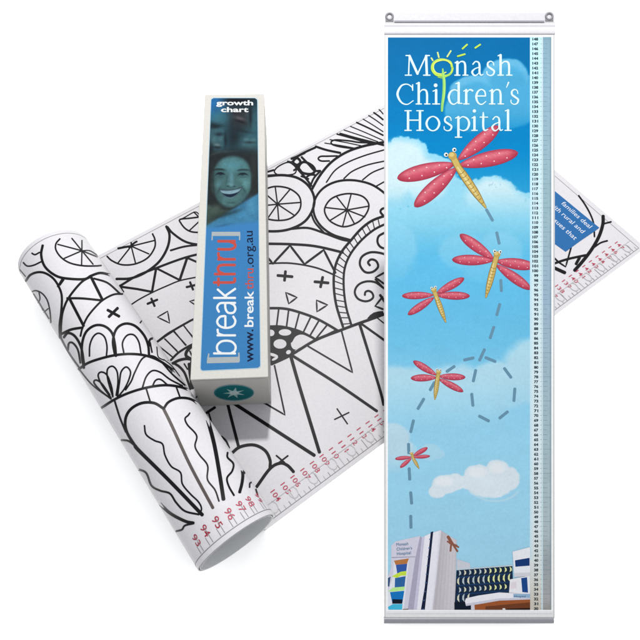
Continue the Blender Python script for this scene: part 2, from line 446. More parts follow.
def hit(x, y):
    d = ray(x, y); axis = S3(US, 0, CZ)
    o = CAM-axis; a2 = np.array([d@u_, d[2]]); o2 = np.array([o@u_, o[2]])
    A = a2@a2; Bq = a2@o2; Cq = o2@o2-RR*RR; disc_ = Bq*Bq-A*Cq
    if disc_ < 0: return None
    t = (-Bq-math.sqrt(disc_))/A; p = o+d*t
    return math.atan2(p[2], p@u_), (p)@v_
def froll(x, y, lay):
    q = hit(x, y)
    if q is None or q[1] < VB or q[1] > VA2: return None
    th, v = q
    return cyl(th, min(max(v, VB+.001), VA-.001), lay)
cur[0] = mb; cur[1] = froll; LAYER[0] = 0
def arcline(v, t0, t1, w, col):
    ts = np.linspace(t0, t1, 80); lay = nextlayer()
    V = [cyl(t, v+w/2, lay) for t in ts]+[cyl(t, v-w/2, lay) for t in ts]
    mb.add(V, [(i, 80+i, 81+i, i+1) for i in range(79)], col)
arcline(VA2-.009, -.2, 3.6, .0012, GREY); arcline(VB+.0075, -.3, 3.6, .0012, GREY)
ln(A0, [(240, 75), (224, 95), (224, 120), (245, 150), (280, 172), (330, 183), (380, 184), (405, 182)], 6)
spokes(R7, (460, 165), [(305, 124), (395, 85), (460, 98), (345, 215), (458, 256), (532, 252), (585, 215)], 8)
ln(R7, [(460, 165), (510, 165), (560, 195)], 7)
ln(A0, [(171, 101), (165, 139), (177, 182), (209, 214), (252, 232), (334, 237), (365, 223), (402, 212), (445, 221)], 9)
ln(R7, [(140, 180), (160, 190), (190, 175)], 9); ln(R7, [(85, 240), (110, 262), (150, 258), (200, 235)], 9); ln(R7, [(62, 285), (100, 330)], 6)
ln(R7, [(100, 360), (130, 320), (180, 302), (230, 310), (280, 345), (315, 400), (332, 460), (328, 560), (318, 640), (320, 720)], 13)
ln(R7, [(305, 395), (335, 345)], 10); ln(R7, [(320, 385), (345, 350)], 9)
ln(R7, [(135, 430), (165, 420), (205, 437), (238, 480), (255, 545), (262, 625)], 8)
ln(R7, [(185, 425), (192, 470), (180, 500)], 7); ln(R7, [(150, 440), (200, 520), (215, 560)], 7); ln(R7, [(215, 560), (245, 535)], 7); ln(R7, [(200, 520), (250, 600)], 7)
ln(A0, [(242, 480), (246, 400), (255, 355), (277, 308), (325, 250), (365, 226)], 8)
ln(A0, [(365, 230), (410, 320)], 10); ln(A0, [(268, 313), (330, 314), (410, 322)], 8); ln(A0, [(280, 318), (335, 424)], 10); ln(A0, [(248, 455), (285, 438), (332, 430)], 9)
ln(A0, [(375, 234), (430, 252), (480, 295)], 7)
ln(A0, [(490, 296), (455, 298), (415, 318), (385, 345), (350, 388), (330, 432), (322, 465)], 7)
ln(A0, [(430, 360), (477, 386)], 10); ln(A0, [(471, 352), (435, 388)], 10)
ln(A0, [(336, 592), (328, 540), (330, 488), (346, 446), (380, 422), (418, 425), (448, 452), (460, 500), (464, 545)], 9)
ln(A0, [(358, 545), (360, 500), (374, 466), (395, 453), (418, 468), (428, 505), (426, 545)], 6)
ln(A0, [(460, 540), (452, 485), (466, 436), (500, 415), (540, 424), (575, 460), (592, 500), (596, 540)], 9)
ln(A0, [(495, 530), (490, 492), (508, 462), (535, 460), (555, 488), (564, 534)], 6)
ln(A0, [(255, 470), (272, 452), (300, 465), (325, 510), (337, 582)], 9); ln(A0, [(272, 520), (276, 493), (292, 492), (312, 520), (322, 572)], 7)
ln(A0, [(243, 470), (275, 530), (318, 592)], 6)
ln(A0, [(594, 510), (600, 478), (622, 478), (650, 510), (672, 560)], 8); ln(A0, [(560, 412), (572, 404), (604, 440)], 5)
ln(A0, [(600, 490), (608, 530)], 6)
ln(B, [(75, 117), (110, 93), (160, 75), (220, 61), (280, 56), (340, 62), (395, 82), (445, 115), (480, 140)], 9)
ln(B, [(75, 115), (130, 180), (205, 236)], 5)
for P in ([(205, 236), (160, 200), (136, 170), (145, 160), (168, 175), (200, 220)], [(205, 232), (168, 180), (153, 142), (165, 128), (188, 140), (206, 185), (212, 225)],
          [(212, 228), (192, 160), (190, 118), (210, 105), (228, 125), (232, 170), (225, 222)], [(230, 228), (238, 170), (245, 127), (265, 108), (282, 127), (275, 160), (258, 195), (232, 228)]): ln(B, P, 6)
ln(B, [(262, 200), (285, 165), (300, 128), (330, 74), (368, 64), (405, 88), (450, 138), (510, 190)], 6)
ln(B, [(330, 190), (345, 147), (370, 123), (402, 130), (440, 158), (490, 184)], 6); ln(B, [(370, 185), (382, 162), (402, 158), (430, 180)], 6)
ln(T2, [(185, 205), (260, 255), (300, 300)], 5); ln(T2, [(190, 120), (200, 190), (240, 215)], 7); ln(T2, [(240, 210), (300, 260), (370, 350)], 6)
ln(B, [(165, 272), (220, 237), (280, 210), (350, 190), (420, 181), (480, 188), (528, 205)], 9)
ln(B, [(345, 195), (361, 247)], 6); ln(B, [(463, 183), (480, 230)], 6); ln(B, [(218, 240), (240, 310), (264, 368)], 7)
HB = lin((92, 84, 82), G_PAPER)
ln(B, [(414, 274), (375, 252), (325, 253), (282, 278), (262, 318), (268, 368), (302, 425)], 10)
ln(B, [(414, 276), (435, 248), (478, 232), (530, 240), (570, 278), (588, 308)], 9)
ln(B, [(414, 275), (446, 340), (520, 500), (612, 672)], 11, col=HB)
ln(B, [(246, 400), (275, 404), (302, 424)], 7)
ln(B, [(338, 342), (345, 378), (378, 402), (410, 416), (420, 460), (445, 505), (482, 530), (490, 576), (522, 616), (552, 645), (566, 672), (560, 698)], 6)
ln(B, [(519, 292), (512, 302), (500, 315), (510, 340), (546, 382), (540, 425), (558, 460), (590, 502), (590, 558), (620, 600), (636, 645)], 6)
ln(B, [(310, 516), (345, 532), (366, 582), (400, 602), (440, 614), (465, 650), (500, 684), (556, 698)], 7)
ln(Cc, [(-20, 103), (0, 126), (120, 245), (250, 380)], 13)
ln(Cc, [(267, -14), (296, 95), (318, 215), (334, 318)], 14)
ln(Cc, [(70, 325), (120, 372), (180, 404), (215, 412)], 11); ln(Cc, [(145, 445), (168, 438), (180, 422), (212, 414)], 7)
ln(Cc, [(372, 132), (395, 165), (410, 210), (408, 250), (398, 290)], 11); ln(Cc, [(350, 130), (350, 150), (373, 175), (368, 205), (348, 232), (355, 265), (376, 302)], 7)
ln(Cc, [(425, 172), (415, 200), (418, 214)], 6); ln(Cc, [(438, 270), (440, 252), (455, 256), (470, 300)], 6)
# ruler on the roll
for s, (x, y) in {'93': (197, 540), '94': (206, 530.5), '95': (218, 522), '96': (230.5, 513.7), '97': (241.5, 506.5), '98': (250.5, 501.5), '99': (259, 498)}.items():
    th, v = hit(x, y)
    c_ = RED if s in ('96', '97', '98', '99') else lin((176, 60, 80), G_PAPER)
    place_text(mb, s, lambda gx, gy, lay, th=th, v=v: cyl(th-(gy-.006)/RR, v+.0085-gx, lay), c_, bold=.006, height=.0105, fit=.0160)
    for dt, L in ((0, .024), (.1, .012)):
        t = th+dt; w = .0009
        vp = np.linspace(VB+.009, VB+.009+L, 4); lay = nextlayer()
        V = [cyl(t+w/RR/2, a, lay) for a in vp]+[cyl(t-w/RR/2, a, lay) for a in vp]
        mb.add(V, [(i, 4+i, 5+i, i+1) for i in range(3)], GREY)
mb.build('rolled_end', M_paper, chart)

# ================================================================== CARTON
BY = .1080600; cb = np.array([math.cos(BY), math.sin(BY), 0]); sb = np.array([-math.sin(BY), math.cos(BY), 0])
BO = np.array([-.195375, .350528, TH+.0013]); BW, BL, BH = .1207436, .6263776, .1185
box = empty('carton', BO+cb*BW/2+sb*BL/2, 'long white growth chart carton with blue photo label, lying on the colouring sheet', 'box')
XO = np.array(box.location)
def X3d(a, b, c): return BO+cb*a+sb*b+np.array([0, 0, c])-XO
CARD = lin((240, 238, 232), G_BOX*.93)
def rbox(mb, w, l, h, r, col, n=4):
    """carton with softly rounded edges, built as a rounded cross section swept along its length with rounded ends"""
    sec = []
    for (cx, cz, a0) in ((w-r, r, -90), (w-r, h-r, 0), (r, h-r, 90), (r, r, 180)):
        for k in range(n+1):
            a = math.radians(a0+90*k/n); sec.append((cx+r*math.cos(a), cz+r*math.sin(a)))
    k = len(sec); rows = []
    for b, ins in ((0, r), (r*.3, r*.3), (r, 0), (l*.33, 0), (l*.66, 0), (l-r, 0), (l-r*.3, r*.3), (l, r)):
        rows.append([X3d(w/2+(x-w/2)*(1-ins*2/w), b, h/2+(z-h/2)*(1-ins*2/h)) for x, z in sec])
    V = [p for row in rows for p in row]
    mb.add(V, [tuple(f) for f in grid_faces(k, len(rows), True)], col)
    mb.add(rows[0], [tuple(range(k))], col); mb.add(rows[-1], [tuple(reversed(range(k)))], col)
mb = MB(); rbox(mb, BW, BL, BH, .0012, CARD)
# seam of the glued side panel and the tuck flap line on the end
seam = lin((196, 192, 184), G_BOX)
mb.add([X3d(BW+.0002, .004, BH-.010), X3d(BW+.0002, BL-.004, BH-.010), X3d(BW+.0002, BL-.004, BH-.0106), X3d(BW+.0002, .004, BH-.0106)], [(0, 1, 2, 3)], seam)
mb.add([X3d(.004, -.0002, BH-.0040), X3d(BW-.004, -.0002, BH-.0040), X3d(BW-.004, -.0002, BH-.0046), X3d(.004, -.0002, BH-.0046)], [(3, 2, 1, 0)], seam)
mb.build('carton_body', M_card, box)
def ftop(x, y, lay):
    d = ray(x, y); t = (BO[2]+BH-1)/d[2]; p = CAM+t*d-BO
    return X3d(p@cb, p@sb, BH+.0002+lay*2e-6)
def fend(x, y, lay):
    d = ray(x, y); t = ((BO-CAM)@sb)/(d@sb); p = CAM+t*d-BO
    return X3d(p@cb, -.0003-lay*2e-6, p[2])
# label: printed photo painted point by point, blue field below
def gs(x, y, cx, cy, rx, ry, p=2, rot=0):
    dx, dy = x-cx, y-cy; c, s = math.cos(rot), math.sin(rot)
    dx, dy = dx*c+dy*s, -dx*s+dy*c
    return np.exp(-((np.abs(dx)/rx)**p+(np.abs(dy)/ry)**p))
def mixc(a, b, t): return a+(np.array(b, float)-a)*t[..., None]
def sst(x, a, b):
    t = np.clip((x-a)/(b-a), 0, 1); return t*t*(3-2*t)
def vnoise(X, Y, s, seed=0, oct_=3):
    out = np.zeros_like(X); amp = 1; tot = 0
    for o in range(oct_):
        r = np.random.default_rng(seed+o).random((64, 64))
        x = X/s*(2**o)+13.7*o; y = Y/s*(2**o)+7.1*o
        xi = np.floor(x).astype(int); yi = np.floor(y).astype(int); fx = x-xi; fy = y-yi
        fx = fx*fx*(3-2*fx); fy = fy*fy*(3-2*fy)
        g = lambda i, j: r[(j) % 64, (i) % 64]
        out += amp*((g(xi, yi)*(1-fx)+g(xi+1, yi)*fx)*(1-fy)+(g(xi, yi+1)*(1-fx)+g(xi+1, yi+1)*fx)*fy); tot += amp; amp *= .5
    return out/tot
def lin_arr(c, g): 
    c = np.clip(c, 0, 255)/255.; o = np.where(c <= .04045, c/12.92, ((c+.055)/1.055)**2.4)*g
    return np.concatenate([o, np.ones(o.shape[:-1]+(1,))], -1)
def label_paint(X, Y):
    c = np.zeros(X.shape+(3,))+np.array((62, 132, 196.))
    # upper picture ground
    n1 = vnoise(X, Y, 9, 3); n2 = vnoise(X, Y, 4, 9)
    pic = np.zeros_like(c)+np.array((44, 84, 100.))
    pic = mixc(pic, (38, 112, 178), gs(X, Y, 213, 103, 13, 16, 2)*.95)
    pic = mixc(pic, (62, 120, 130), gs(X, Y, 220, 118, 9, 7)*.7)
    pic = mixc(pic, (60, 118, 128), gs(X, Y, 251, 124, 8, 12)*.8)
    pic = mixc(pic, (20, 26, 34), gs(X, Y, 232, 100, 7, 7)*.9); pic = mixc(pic, (22, 26, 32), gs(X, Y, 250, 100, 9, 8)*.6)
    pic = mixc(pic, (48, 52, 58), gs(X, Y, 240, 118, 12, 14, 3)*.95)     # dark face at the top
    pic = mixc(pic, (24, 26, 32), gs(X, Y, 238, 113, 4, 1.6)*.8)
    pic = mixc(pic, (98, 92, 98), gs(X, Y, 239.5, 118.5, 5, 2, 2, .3)*.9); pic = mixc(pic, (22, 22, 28), gs(X, Y, 240, 121.5, 5, 1.3, 2, .3)*.8)
    pic = mixc(pic, (24, 34, 40), gs(X, Y, 234, 138, 8, 12)*.85)
    pic = mixc(pic, (66, 104, 112), gs(X, Y, 216, 136, 8, 14, 3)*.75)       # second face, left
    pic = mixc(pic, (26, 40, 48), gs(X, Y, 219, 134.5, 4.5, 2)*.9); pic = mixc(pic, (30, 46, 54), gs(X, Y, 213, 125, 6, 3)*.8)
    pic = mixc(pic, (120, 140, 146), gs(X, Y, 217, 145, 3.4, 1.5, 2, .2)*.9); pic = mixc(pic, (24, 30, 36), gs(X, Y, 217, 147.5, 4, 1.2)*.7)
    pic = mixc(pic, (24, 28, 34), gs(X, Y, 211, 150, 3, 10)*.8)
    pic = mixc(pic, (74, 112, 118), gs(X, Y, 249, 145, 9, 8)*.7); pic = mixc(pic, (34, 52, 58), gs(X, Y, 250, 142.5, 7, 1.2)*.8)
    pic = mixc(pic, (26, 34, 38), gs(X, Y, 243, 151, 20, 4)*.6)
    pic = mixc(pic, (14, 18, 24), gs(X, Y, 240, 101, 11, 4.5, 2, 0)*.8); pic = mixc(pic, (70, 66, 70), gs(X, Y, 238, 113, 3, 2.4)*.55)
    pic = mixc(pic, (14, 18, 24), gs(X, Y, 233.5, 109.6, 3, .9)*.85); pic = mixc(pic, (14, 18, 24), gs(X, Y, 245, 110.4, 3, .9)*.85)
    pic = mixc(pic, (84, 82, 88), gs(X, Y, 247, 114, 2.5, 2)*.4); pic = mixc(pic, (16, 22, 28), gs(X, Y, 250.5, 116, 1.6, 11)*.7)
    pic = mixc(pic, (92, 136, 144), gs(X, Y, 213.5, 140, 2.6, 3.4)*.6); pic = mixc(pic, (88, 130, 138), gs(X, Y, 221, 139.5, 2.2, 3)*.6)
    pic = mixc(pic, (16, 26, 32), gs(X, Y, 225.5, 140, 1.4, 8)*.7); pic = mixc(pic, (16, 26, 32), gs(X, Y, 216, 126.5, 7, 2, 2, -.1)*.7)
    pic = mixc(pic, (92, 136, 142), gs(X, Y, 246, 139.5, 3, 1.6)*.6); pic = mixc(pic, (92, 136, 142), gs(X, Y, 253.5, 140, 2.4, 1.6)*.6)
    pic = mixc(pic, (22, 34, 40), gs(X, Y, 243, 131, 10, 1.8, 2, .2)*.5)
    # hair
    hair = gs(X, Y, 233, 172, 25, 22, 5)
    pic = mixc(pic, (34, 38, 40), sst(Y, 148, 156)*.9)
    pic = mixc(pic, (60, 72, 74), np.clip(gs(X, Y, 214, 154, 12, 1.1, 2, -.35)+gs(X, Y, 228, 151.5, 12, .9, 2, -.05), 0, 1)*.6)
    pic = mixc(pic, (58, 66, 66), gs(X, Y, 254, 165, 3, 14)*.5)
    # woman's face
    XR = X+(Y-182)*.05
    f = 1-sst(np.sqrt((np.abs(XR-231.5)/np.where(Y > 190, np.maximum(8, 21.5-(Y-190)*.30), 21.5))**2.3+(np.abs(Y-182)/27.5)**2.3), .80, 1.02)
    pic = mixc(pic, (74, 114, 116), f)
    pic = mixc(pic, (88, 146, 158), f*gs(X, Y, 233, 165, 13, 8)*.95)
    pic = mixc(pic, (44, 64, 64), f*gs(X, Y, 211, 186, 7, 18)*.85); pic = mixc(pic, (58, 84, 84), f*gs(X, Y, 254, 186, 3.5, 16)*.6)
    pic = mixc(pic, (98, 152, 156), f*gs(X, Y, 246, 184, 4.5, 5)*.85); pic = mixc(pic, (92, 140, 148), f*gs(X, Y, 219, 184, 4.5, 4.5)*.85)
    pic = mixc(pic, (102, 154, 168), f*gs(X, Y, 231.5, 178, 2.2, 7)*.8); pic = mixc(pic, (112, 162, 174), f*gs(X, Y, 231, 184.4, 2.6, 1.7)*.8)
    pic = mixc(pic, (52, 78, 84), gs(X, Y, 220, 173.4, 5.5, 2.6)*.6); pic = mixc(pic, (54, 80, 86), gs(X, Y, 243, 173.8, 5.5, 2.4)*.55)
    def bow(cx, cy, dy, rx, ry): return np.clip(gs(X, Y, cx, cy+((X-cx)/rx)**2*dy, rx, ry, 3)*1.25, 0, 1)
    pic = mixc(pic, (14, 26, 36), bow(220.3, 173.2, 1.3, 4.3, .9)*.95); pic = mixc(pic, (16, 28, 38), bow(243, 173.6, 1.3, 4.6, .8)*.95)
    pic = mixc(pic, (20, 34, 44), gs(X, Y, 220.6, 174.4, 1.5, 1.1)*.9); pic = mixc(pic, (22, 36, 46), gs(X, Y, 242.6, 174.7, 1.6, 1.0)*.85)
    pic = mixc(pic, (52, 80, 88), bow(220.4, 177.2, -.8, 4.0, .5)*.5); pic = mixc(pic, (52, 80, 88), bow(243, 177.4, -.8, 4.2, .5)*.5)
    pic = mixc(pic, (28, 42, 46), bow(219, 169.4, .7, 6.2, 1.1)*.75); pic = mixc(pic, (30, 46, 50), bow(243.6, 169.8, .7, 6.4, 1.0)*.7)
    pic = mixc(pic, (48, 78, 86), gs(X, Y, 226.6, 180, 1.0, 5, 2, .12)*.45)
    pic = mixc(pic, (36, 58, 68), gs(X, Y, 228.0, 186.2, 1.3, .7)*.8); pic = mixc(pic, (36, 58, 68), gs(X, Y, 234.4, 186.4, 1.3, .7)*.8); pic = mixc(pic, (56, 88, 96), bow(231.2, 187.4, -.6, 3.6, .6)*.6)
    pic = mixc(pic, (46, 74, 80), gs(X, Y, 219.0, 190, .9, 4.2, 2, .50)*.7); pic = mixc(pic, (48, 76, 82), gs(X, Y, 243.8, 189.6, .9, 4.4, 2, -.52)*.7)
    XM = X-230.6; YM = Y+XM*.09                       # open smile: upper edge nearly straight, lower edge deeply curved
    up_e = 190.6-(XM/10.2)**2*1.3; lo_e = 197.2-(XM/10.2)**2*7.2
    inm = sst(YM-up_e, -.6, .6)*sst(lo_e-YM, -.6, .6)
    lipz = sst(YM-(up_e-1.6), -.5, .7)*sst((lo_e+1.9-(XM/10)**2*.5)-YM, -.5, .7)
    pic = mixc(pic, (66, 88, 98), lipz*.85)
    pic = mixc(pic, (104, 142, 154), sst(YM-(lo_e+.3), -.3, .4)*sst((lo_e+1.5)-YM, -.3, .4)*gs(X, Y, 230.6, 198, 6, 4)*.7)
    pic = mixc(pic, (16, 34, 56), inm*.95)
    te = inm*sst((up_e+3.6-(XM/10)**2*1.4)-YM, -.4, .6)
    pic = mixc(pic, (148, 186, 200), te*.95)
    pic = mixc(pic, (120, 156, 170), te*(np.abs(((XM+20) % 2.3)-1.15) > .98)*.35)
    pic = mixc(pic, (50, 78, 86), bow(231, 203, -.8, 4.6, .8)*.5); pic = mixc(pic, (88, 130, 136), gs(X, Y, 231.5, 205.4, 4, 1.6)*.6)
    for k in range(9):      # strands of hair framing the face
        pic = mixc(pic, (62, 68, 66) if k % 2 else (16, 20, 22), gs(X, Y, 209.5+k*.5+(Y-180)**2*.006, Y*0+182, .5, 26)*.35)
        pic = mixc(pic, (62, 62, 58) if k % 2 else (18, 20, 22), gs(X, Y, 257.0-k*.7-(Y-180)**2*.005, 182, .5, 24)*.35)
    # neck, shadow and shirt
    nk = sst(Y-(207-(X-231)*.05)+.012*(X-231)**2*np.sign(Y-150), 1, 5)
    pic = mixc(pic, (64, 82, 76), nk*.9)
    pic = mixc(pic, (84, 104, 92), gs(X, Y, 216, 208, 6, 4)*.6)
    sh = sst((X-226)*.62+(Y-213)*1.0, -1.5, 2.5)
    pic = mixc(pic, (66, 136, 178), sh*.95)
    pic = mixc(pic, (34, 52, 56), gs(X, Y, 226, 214.5, 16, 2.2, 2, -.30)*.7)
    pic = mixc(pic, (48, 108, 146), gs(X, Y, 244, 206, 4, 6)*.4); pic = mixc(pic, (92, 160, 196), gs(X, Y, 250, 205, 5, 8)*.5)
    pic = mixc(pic, (40, 70, 90), gs(X, Y, 222, 226, 9, 1.2, 2, -.2)*.8)
    n4 = vnoise(X, Y*1.3, 1.6, 21, 2)
    pic = pic*(.88+.2*n1+.14*(n2-.5)+.10*(n4-.5))[..., None]
    return mixc(pic, (62, 134, 196), sst(Y+(X-231)*.12, 221, 228)) if True else c
lt, lb = ((210.9, 98.0), (257.5, 98.0)), ((200.4, 370.8), (260.4, 367.8))
NY, NX = 460, 80
mb = MB(); V = []; Xs = []; Ys = []
tt = np.concatenate([np.linspace(0, .48, 380), np.linspace(.485, 1, 80)]); NY = len(tt)
s_ = np.linspace(0, 1, NX)
xl = lt[0][0]+(lb[0][0]-lt[0][0])*tt; xr = lt[1][0]+(lb[1][0]-lt[1][0])*tt; yl = lt[0][1]+(lb[0][1]-lt[0][1])*tt; yr = lt[1][1]+(lb[1][1]-lt[1][1])*tt
XX = xl[:, None]+(xr-xl)[:, None]*s_; YY = yl[:, None]+(yr-yl)[:, None]*s_
# rounded corners: pull the ends of the first and last rows in
for j in range(NY):
    for (dist) in ((tt[j]*272.), ((1-tt[j])*272.)):
        if dist < 2.5:
            ins = 2.5-math.sqrt(max(0, 2.5**2-(2.5-dist)**2)); w = xr[j]-xl[j]
            XX[j] = xl[j]+ins+(w-2*ins)*s_
colr = label_paint(XX, YY)
LAYER[0] = 0; lay = nextlayer()
mb.add([ftop(x, y, lay) for x, y in zip(XX.ravel(), YY.ravel())], [tuple(reversed(f)) for f in grid_faces(NX, NY)], lin_arr(colr, G_BOX).reshape(-1, 4), True)
rim = lin((188, 218, 236), G_BOX)
ribbon(mb, ftop, [(213.5, 97.9), (255, 97.9), (257.3, 99.5), (257.6, 102), (260.5, 365), (260, 367.5), (258, 368.2), (203, 370.9), (200.8, 370), (200.4, 367.5), (210.9, 102), (211.2, 99.3)], .7, rim, True, False)
label_ob = mb.build('printed_label', M_label, box)
# lettering on the carton label
WB = lin((246, 250, 252), G_BOX); DK = lin((14, 26, 58), G_BOX); RD = lin((206, 84, 74), G_BOX); GB = lin((182, 190, 194), G_BOX)
mb = MB(); LAYER[0] = 6
def along(a, b, hscale=1.0):
    """frame on the label: baseline from photo point a to b, letters standing to its left"""
    pa, pb = np.array(a, float), np.array(b, float); L = np.linalg.norm(pb-pa); t = (pb-pa)/L; nrm = np.array([t[1], -t[0]])
    def place(gx, gy, lay):
        p = pa+t*gx+nrm*gy*hscale*(1)
        return ftop(p[0], p[1], lay)
    return place, L
def label_text(s, a, b, h, col, bold=0.0):
    pl, L = along(a, b); place_text(mb, s, pl, col, bold=bold, fit=L, height=h)
LG_ = {
 'b': [[(.12, 1.19), (.12, 0)], [(.12, .75), (.3, .97), (.62, 1.0), (.88, .8), (.95, .5), (.88, .2), (.62, 0), (.3, .03), (.12, .25)]],
 'r': [[(.2, 1), (.2, 0)], [(.2, .65), (.45, .93), (.95, .98)]],
 'e': [[(.10, .55), (.93, .55)], [(.93, .58), (.85, .85), (.52, 1.0), (.2, .86), (.06, .5), (.2, .13), (.55, 0), (.9, .12)]],
 'a': [[(.15, .9), (.5, 1.0), (.82, .85), (.86, .5), (.86, 0)], [(.86, .56), (.4, .54), (.1, .4), (.1, .12), (.38, 0), (.7, .08), (.86, .3)]],
 'k': [[(.12, 1.19), (.12, 0)], [(.85, .98), (.16, .48)], [(.3, .56), (.9, 0)]],
 't': [[(.4, 1.25), (.4, .25), (.52, .03), (.9, .02)], [(.05, .97), (.9, .97)]],
 'h': [[(.12, 1.19), (.12, 0)], [(.12, .65), (.35, .95), (.68, .98), (.86, .75), (.86, 0)]],
 'u': [[(.12, 1), (.12, .3), (.3, .02), (.62, .02), (.86, .35)], [(.86, 1), (.86, 0)]],
}
def lglyph(ch, y0, y1, wd, col, H=18.2, bx=235.4):
    for P in LG_[ch]:
        Q = [(bx-v*H, y0+(y1-y0)*u_g) for u_g, v in P]
        ribbon(mb, ftop, Q, wd, col, False, len(Q) > 2, .8)
for ch, a, b in (('b', 355.3, 340.0), ('r', 337.0, 329.0), ('e', 328.8, 315.0), ('a', 314.0, 301.2), ('k', 299.4, 287.6)): lglyph(ch, a, b, 2.2, WB)
for ch, a, b in (('t', 286.0, 277.4), ('h', 275.6, 263.4), ('r', 261.0, 252.6), ('u', 250.6, 239.8)): lglyph(ch, a, b, 2.7, RD, 17.0, 235.0)
ribbon(mb, ftop, [(208.8, 354), (207.4, 361.8), (239.3, 361.0), (238.8, 353)], 1.4, GB, False, False)
poly(mb, ftop, [(207.3, 357.5), (239.4, 356.8), (239.3, 362.6), (206.9, 363.4)], GB)
ribbon(mb, ftop, [(212.1, 240), (212.4, 233.4), (239.7, 233.4), (239.6, 240)], 1.2, GB, False, False)
poly(mb, ftop, [(211.8, 231.9), (240.2, 231.9), (240.3, 236), (211.6, 236)], GB)
mb.build('lettering', M_label, label_ob); mb = MB()
label_text('www.', (253.4, 362), (253.2, 329.5), 9.6, DK, .012)
label_text('break', (253.2, 327), (253.4, 291), 9.2, WB, .016); label_text('thru', (253.4, 289.5), (253.4, 268.5), 9.0, RD, .008); label_text('.org.au', (253.6, 267), (252.6, 231), 9.2, DK, .006)
mb.build('lettering', M_label, label_ob); mb = MB()
pl = lambda x0, y0: (lambda gx, gy, lay: ftop(x0+gx, y0-gy, lay))
place_text(mb, 'growth', pl(216.2, 105.2), WB, bold=.03, fit=37.0, height=5.0)
place_text(mb, 'chart', pl(221.0, 112.0), WB, bold=.03, fit=27.5, height=5.0)
mb.build('lettering', M_label, label_ob)
# round badge on the near end
mb = MB(); LAYER[0] = 1
ec, er = (233.9, 392.6), (19.6, 7.6)
disc(mb, fend, *ec, er[0]+.8, er[1]+.8, lin((158, 190, 198), G_BOX*1.1), 48); disc(mb, fend, *ec, *er, lin((20, 104, 110), G_BOX*1.5), 48)
ribbon(mb, fend, [(ec[0]+(er[0]-.9)*math.cos(a), ec[1]+(er[1]-.6)*math.sin(a)) for a in np.linspace(0, 2*math.pi, 40, endpoint=False)], .5, lin((50, 130, 134), G_BOX*1.2), True)
st = []
for k in range(14):
    r = 1.0 if k % 2 == 0 else .38
    a = -math.pi/2+k*math.pi/7+.15; st.append((ec[0]+.3+11.5*r*math.cos(a), ec[1]+.2+5.4*r*math.sin(a)))
poly(mb, fend, st, lin((158, 190, 190), G_BOX*1.5)); disc(mb, fend, ec[0]+.3, ec[1]+.2, 4.6, 2.0, lin((190, 210, 210), G_BOX*1.5))
mb.build('star_badge', M_label, box)

# ================================================================== BANNER
DB = .889; K = DB/F
BR = CAM+fw*DB+rt*(469-320)*K-up*(622-320)*K
MBAN = Matrix(((rt[0], up[0], -fw[0], BR[0]), (rt[1], up[1], -fw[1], BR[1]), (rt[2], up[2], -fw[2], BR[2]), (0, 0, 0, 1)))
ban = empty('hanging_banner', (0, 0, 0), 'tall blue growth chart banner printed with clouds and red dragonflies, clear rails and hanging eyelets', 'banner', M=MBAN)
def b3(x, y, h): return np.array([(x-469)*K, (622-y)*K, h*K])
def fb(x, y, lay): return b3(x, y, .52+lay*.003)
def bbox(mb, x0, x1, y0, y1, h0, h1, col, r=0):
    V = [b3(x, y, h) for h in (h0, h1) for x, y in ((x0+r, y0+r), (x1-r, y0+r), (x1-r, y1-r), (x0+r, y1-r))]
    if r:
        V = [b3(x, y, h0) for x, y in ((x0, y0), (x1, y0), (x1, y1), (x0, y1))]+[b3(x, y, h1) for x, y in ((x0+r, y0+r), (x1-r, y0+r), (x1-r, y1-r), (x0+r, y1-r))]
    mb.add(V, [(0, 1, 2, 3), (4, 7, 6, 5), (0, 4, 5, 1), (1, 5, 6, 2), (2, 6, 7, 3), (3, 7, 4, 0)], col)
# backing film
mb = MB(); bbox(mb, 384.2, 554.6, 26, 618.5, -.4, .4, lin((240, 241, 243), G_BAN), .0)
LAYER[0] = 0
for x, c, w in ((384.9, (212, 212, 214), 1.1), (554.0, (208, 208, 211), 1.4)): ribbon(mb, lambda a, b, l: b3(a, b, .44), [(x, 34), (x, 617)], w, lin(c, G_BAN), False, False)
ribbon(mb, lambda a, b, l: b3(a, b, .45), [(386, 613.5), (552, 613.5)], .8, lin((222, 222, 230), G_BAN), False, False)
poly(mb, lambda a, b, l: b3(a, b, .455), [(386.3, 36.3), (552.6, 36.3), (552.6, 610.8), (386.3, 610.8)], lin((250, 252, 254), G_BAN*1.08))
mb.build('backing_film', M_rail, ban)
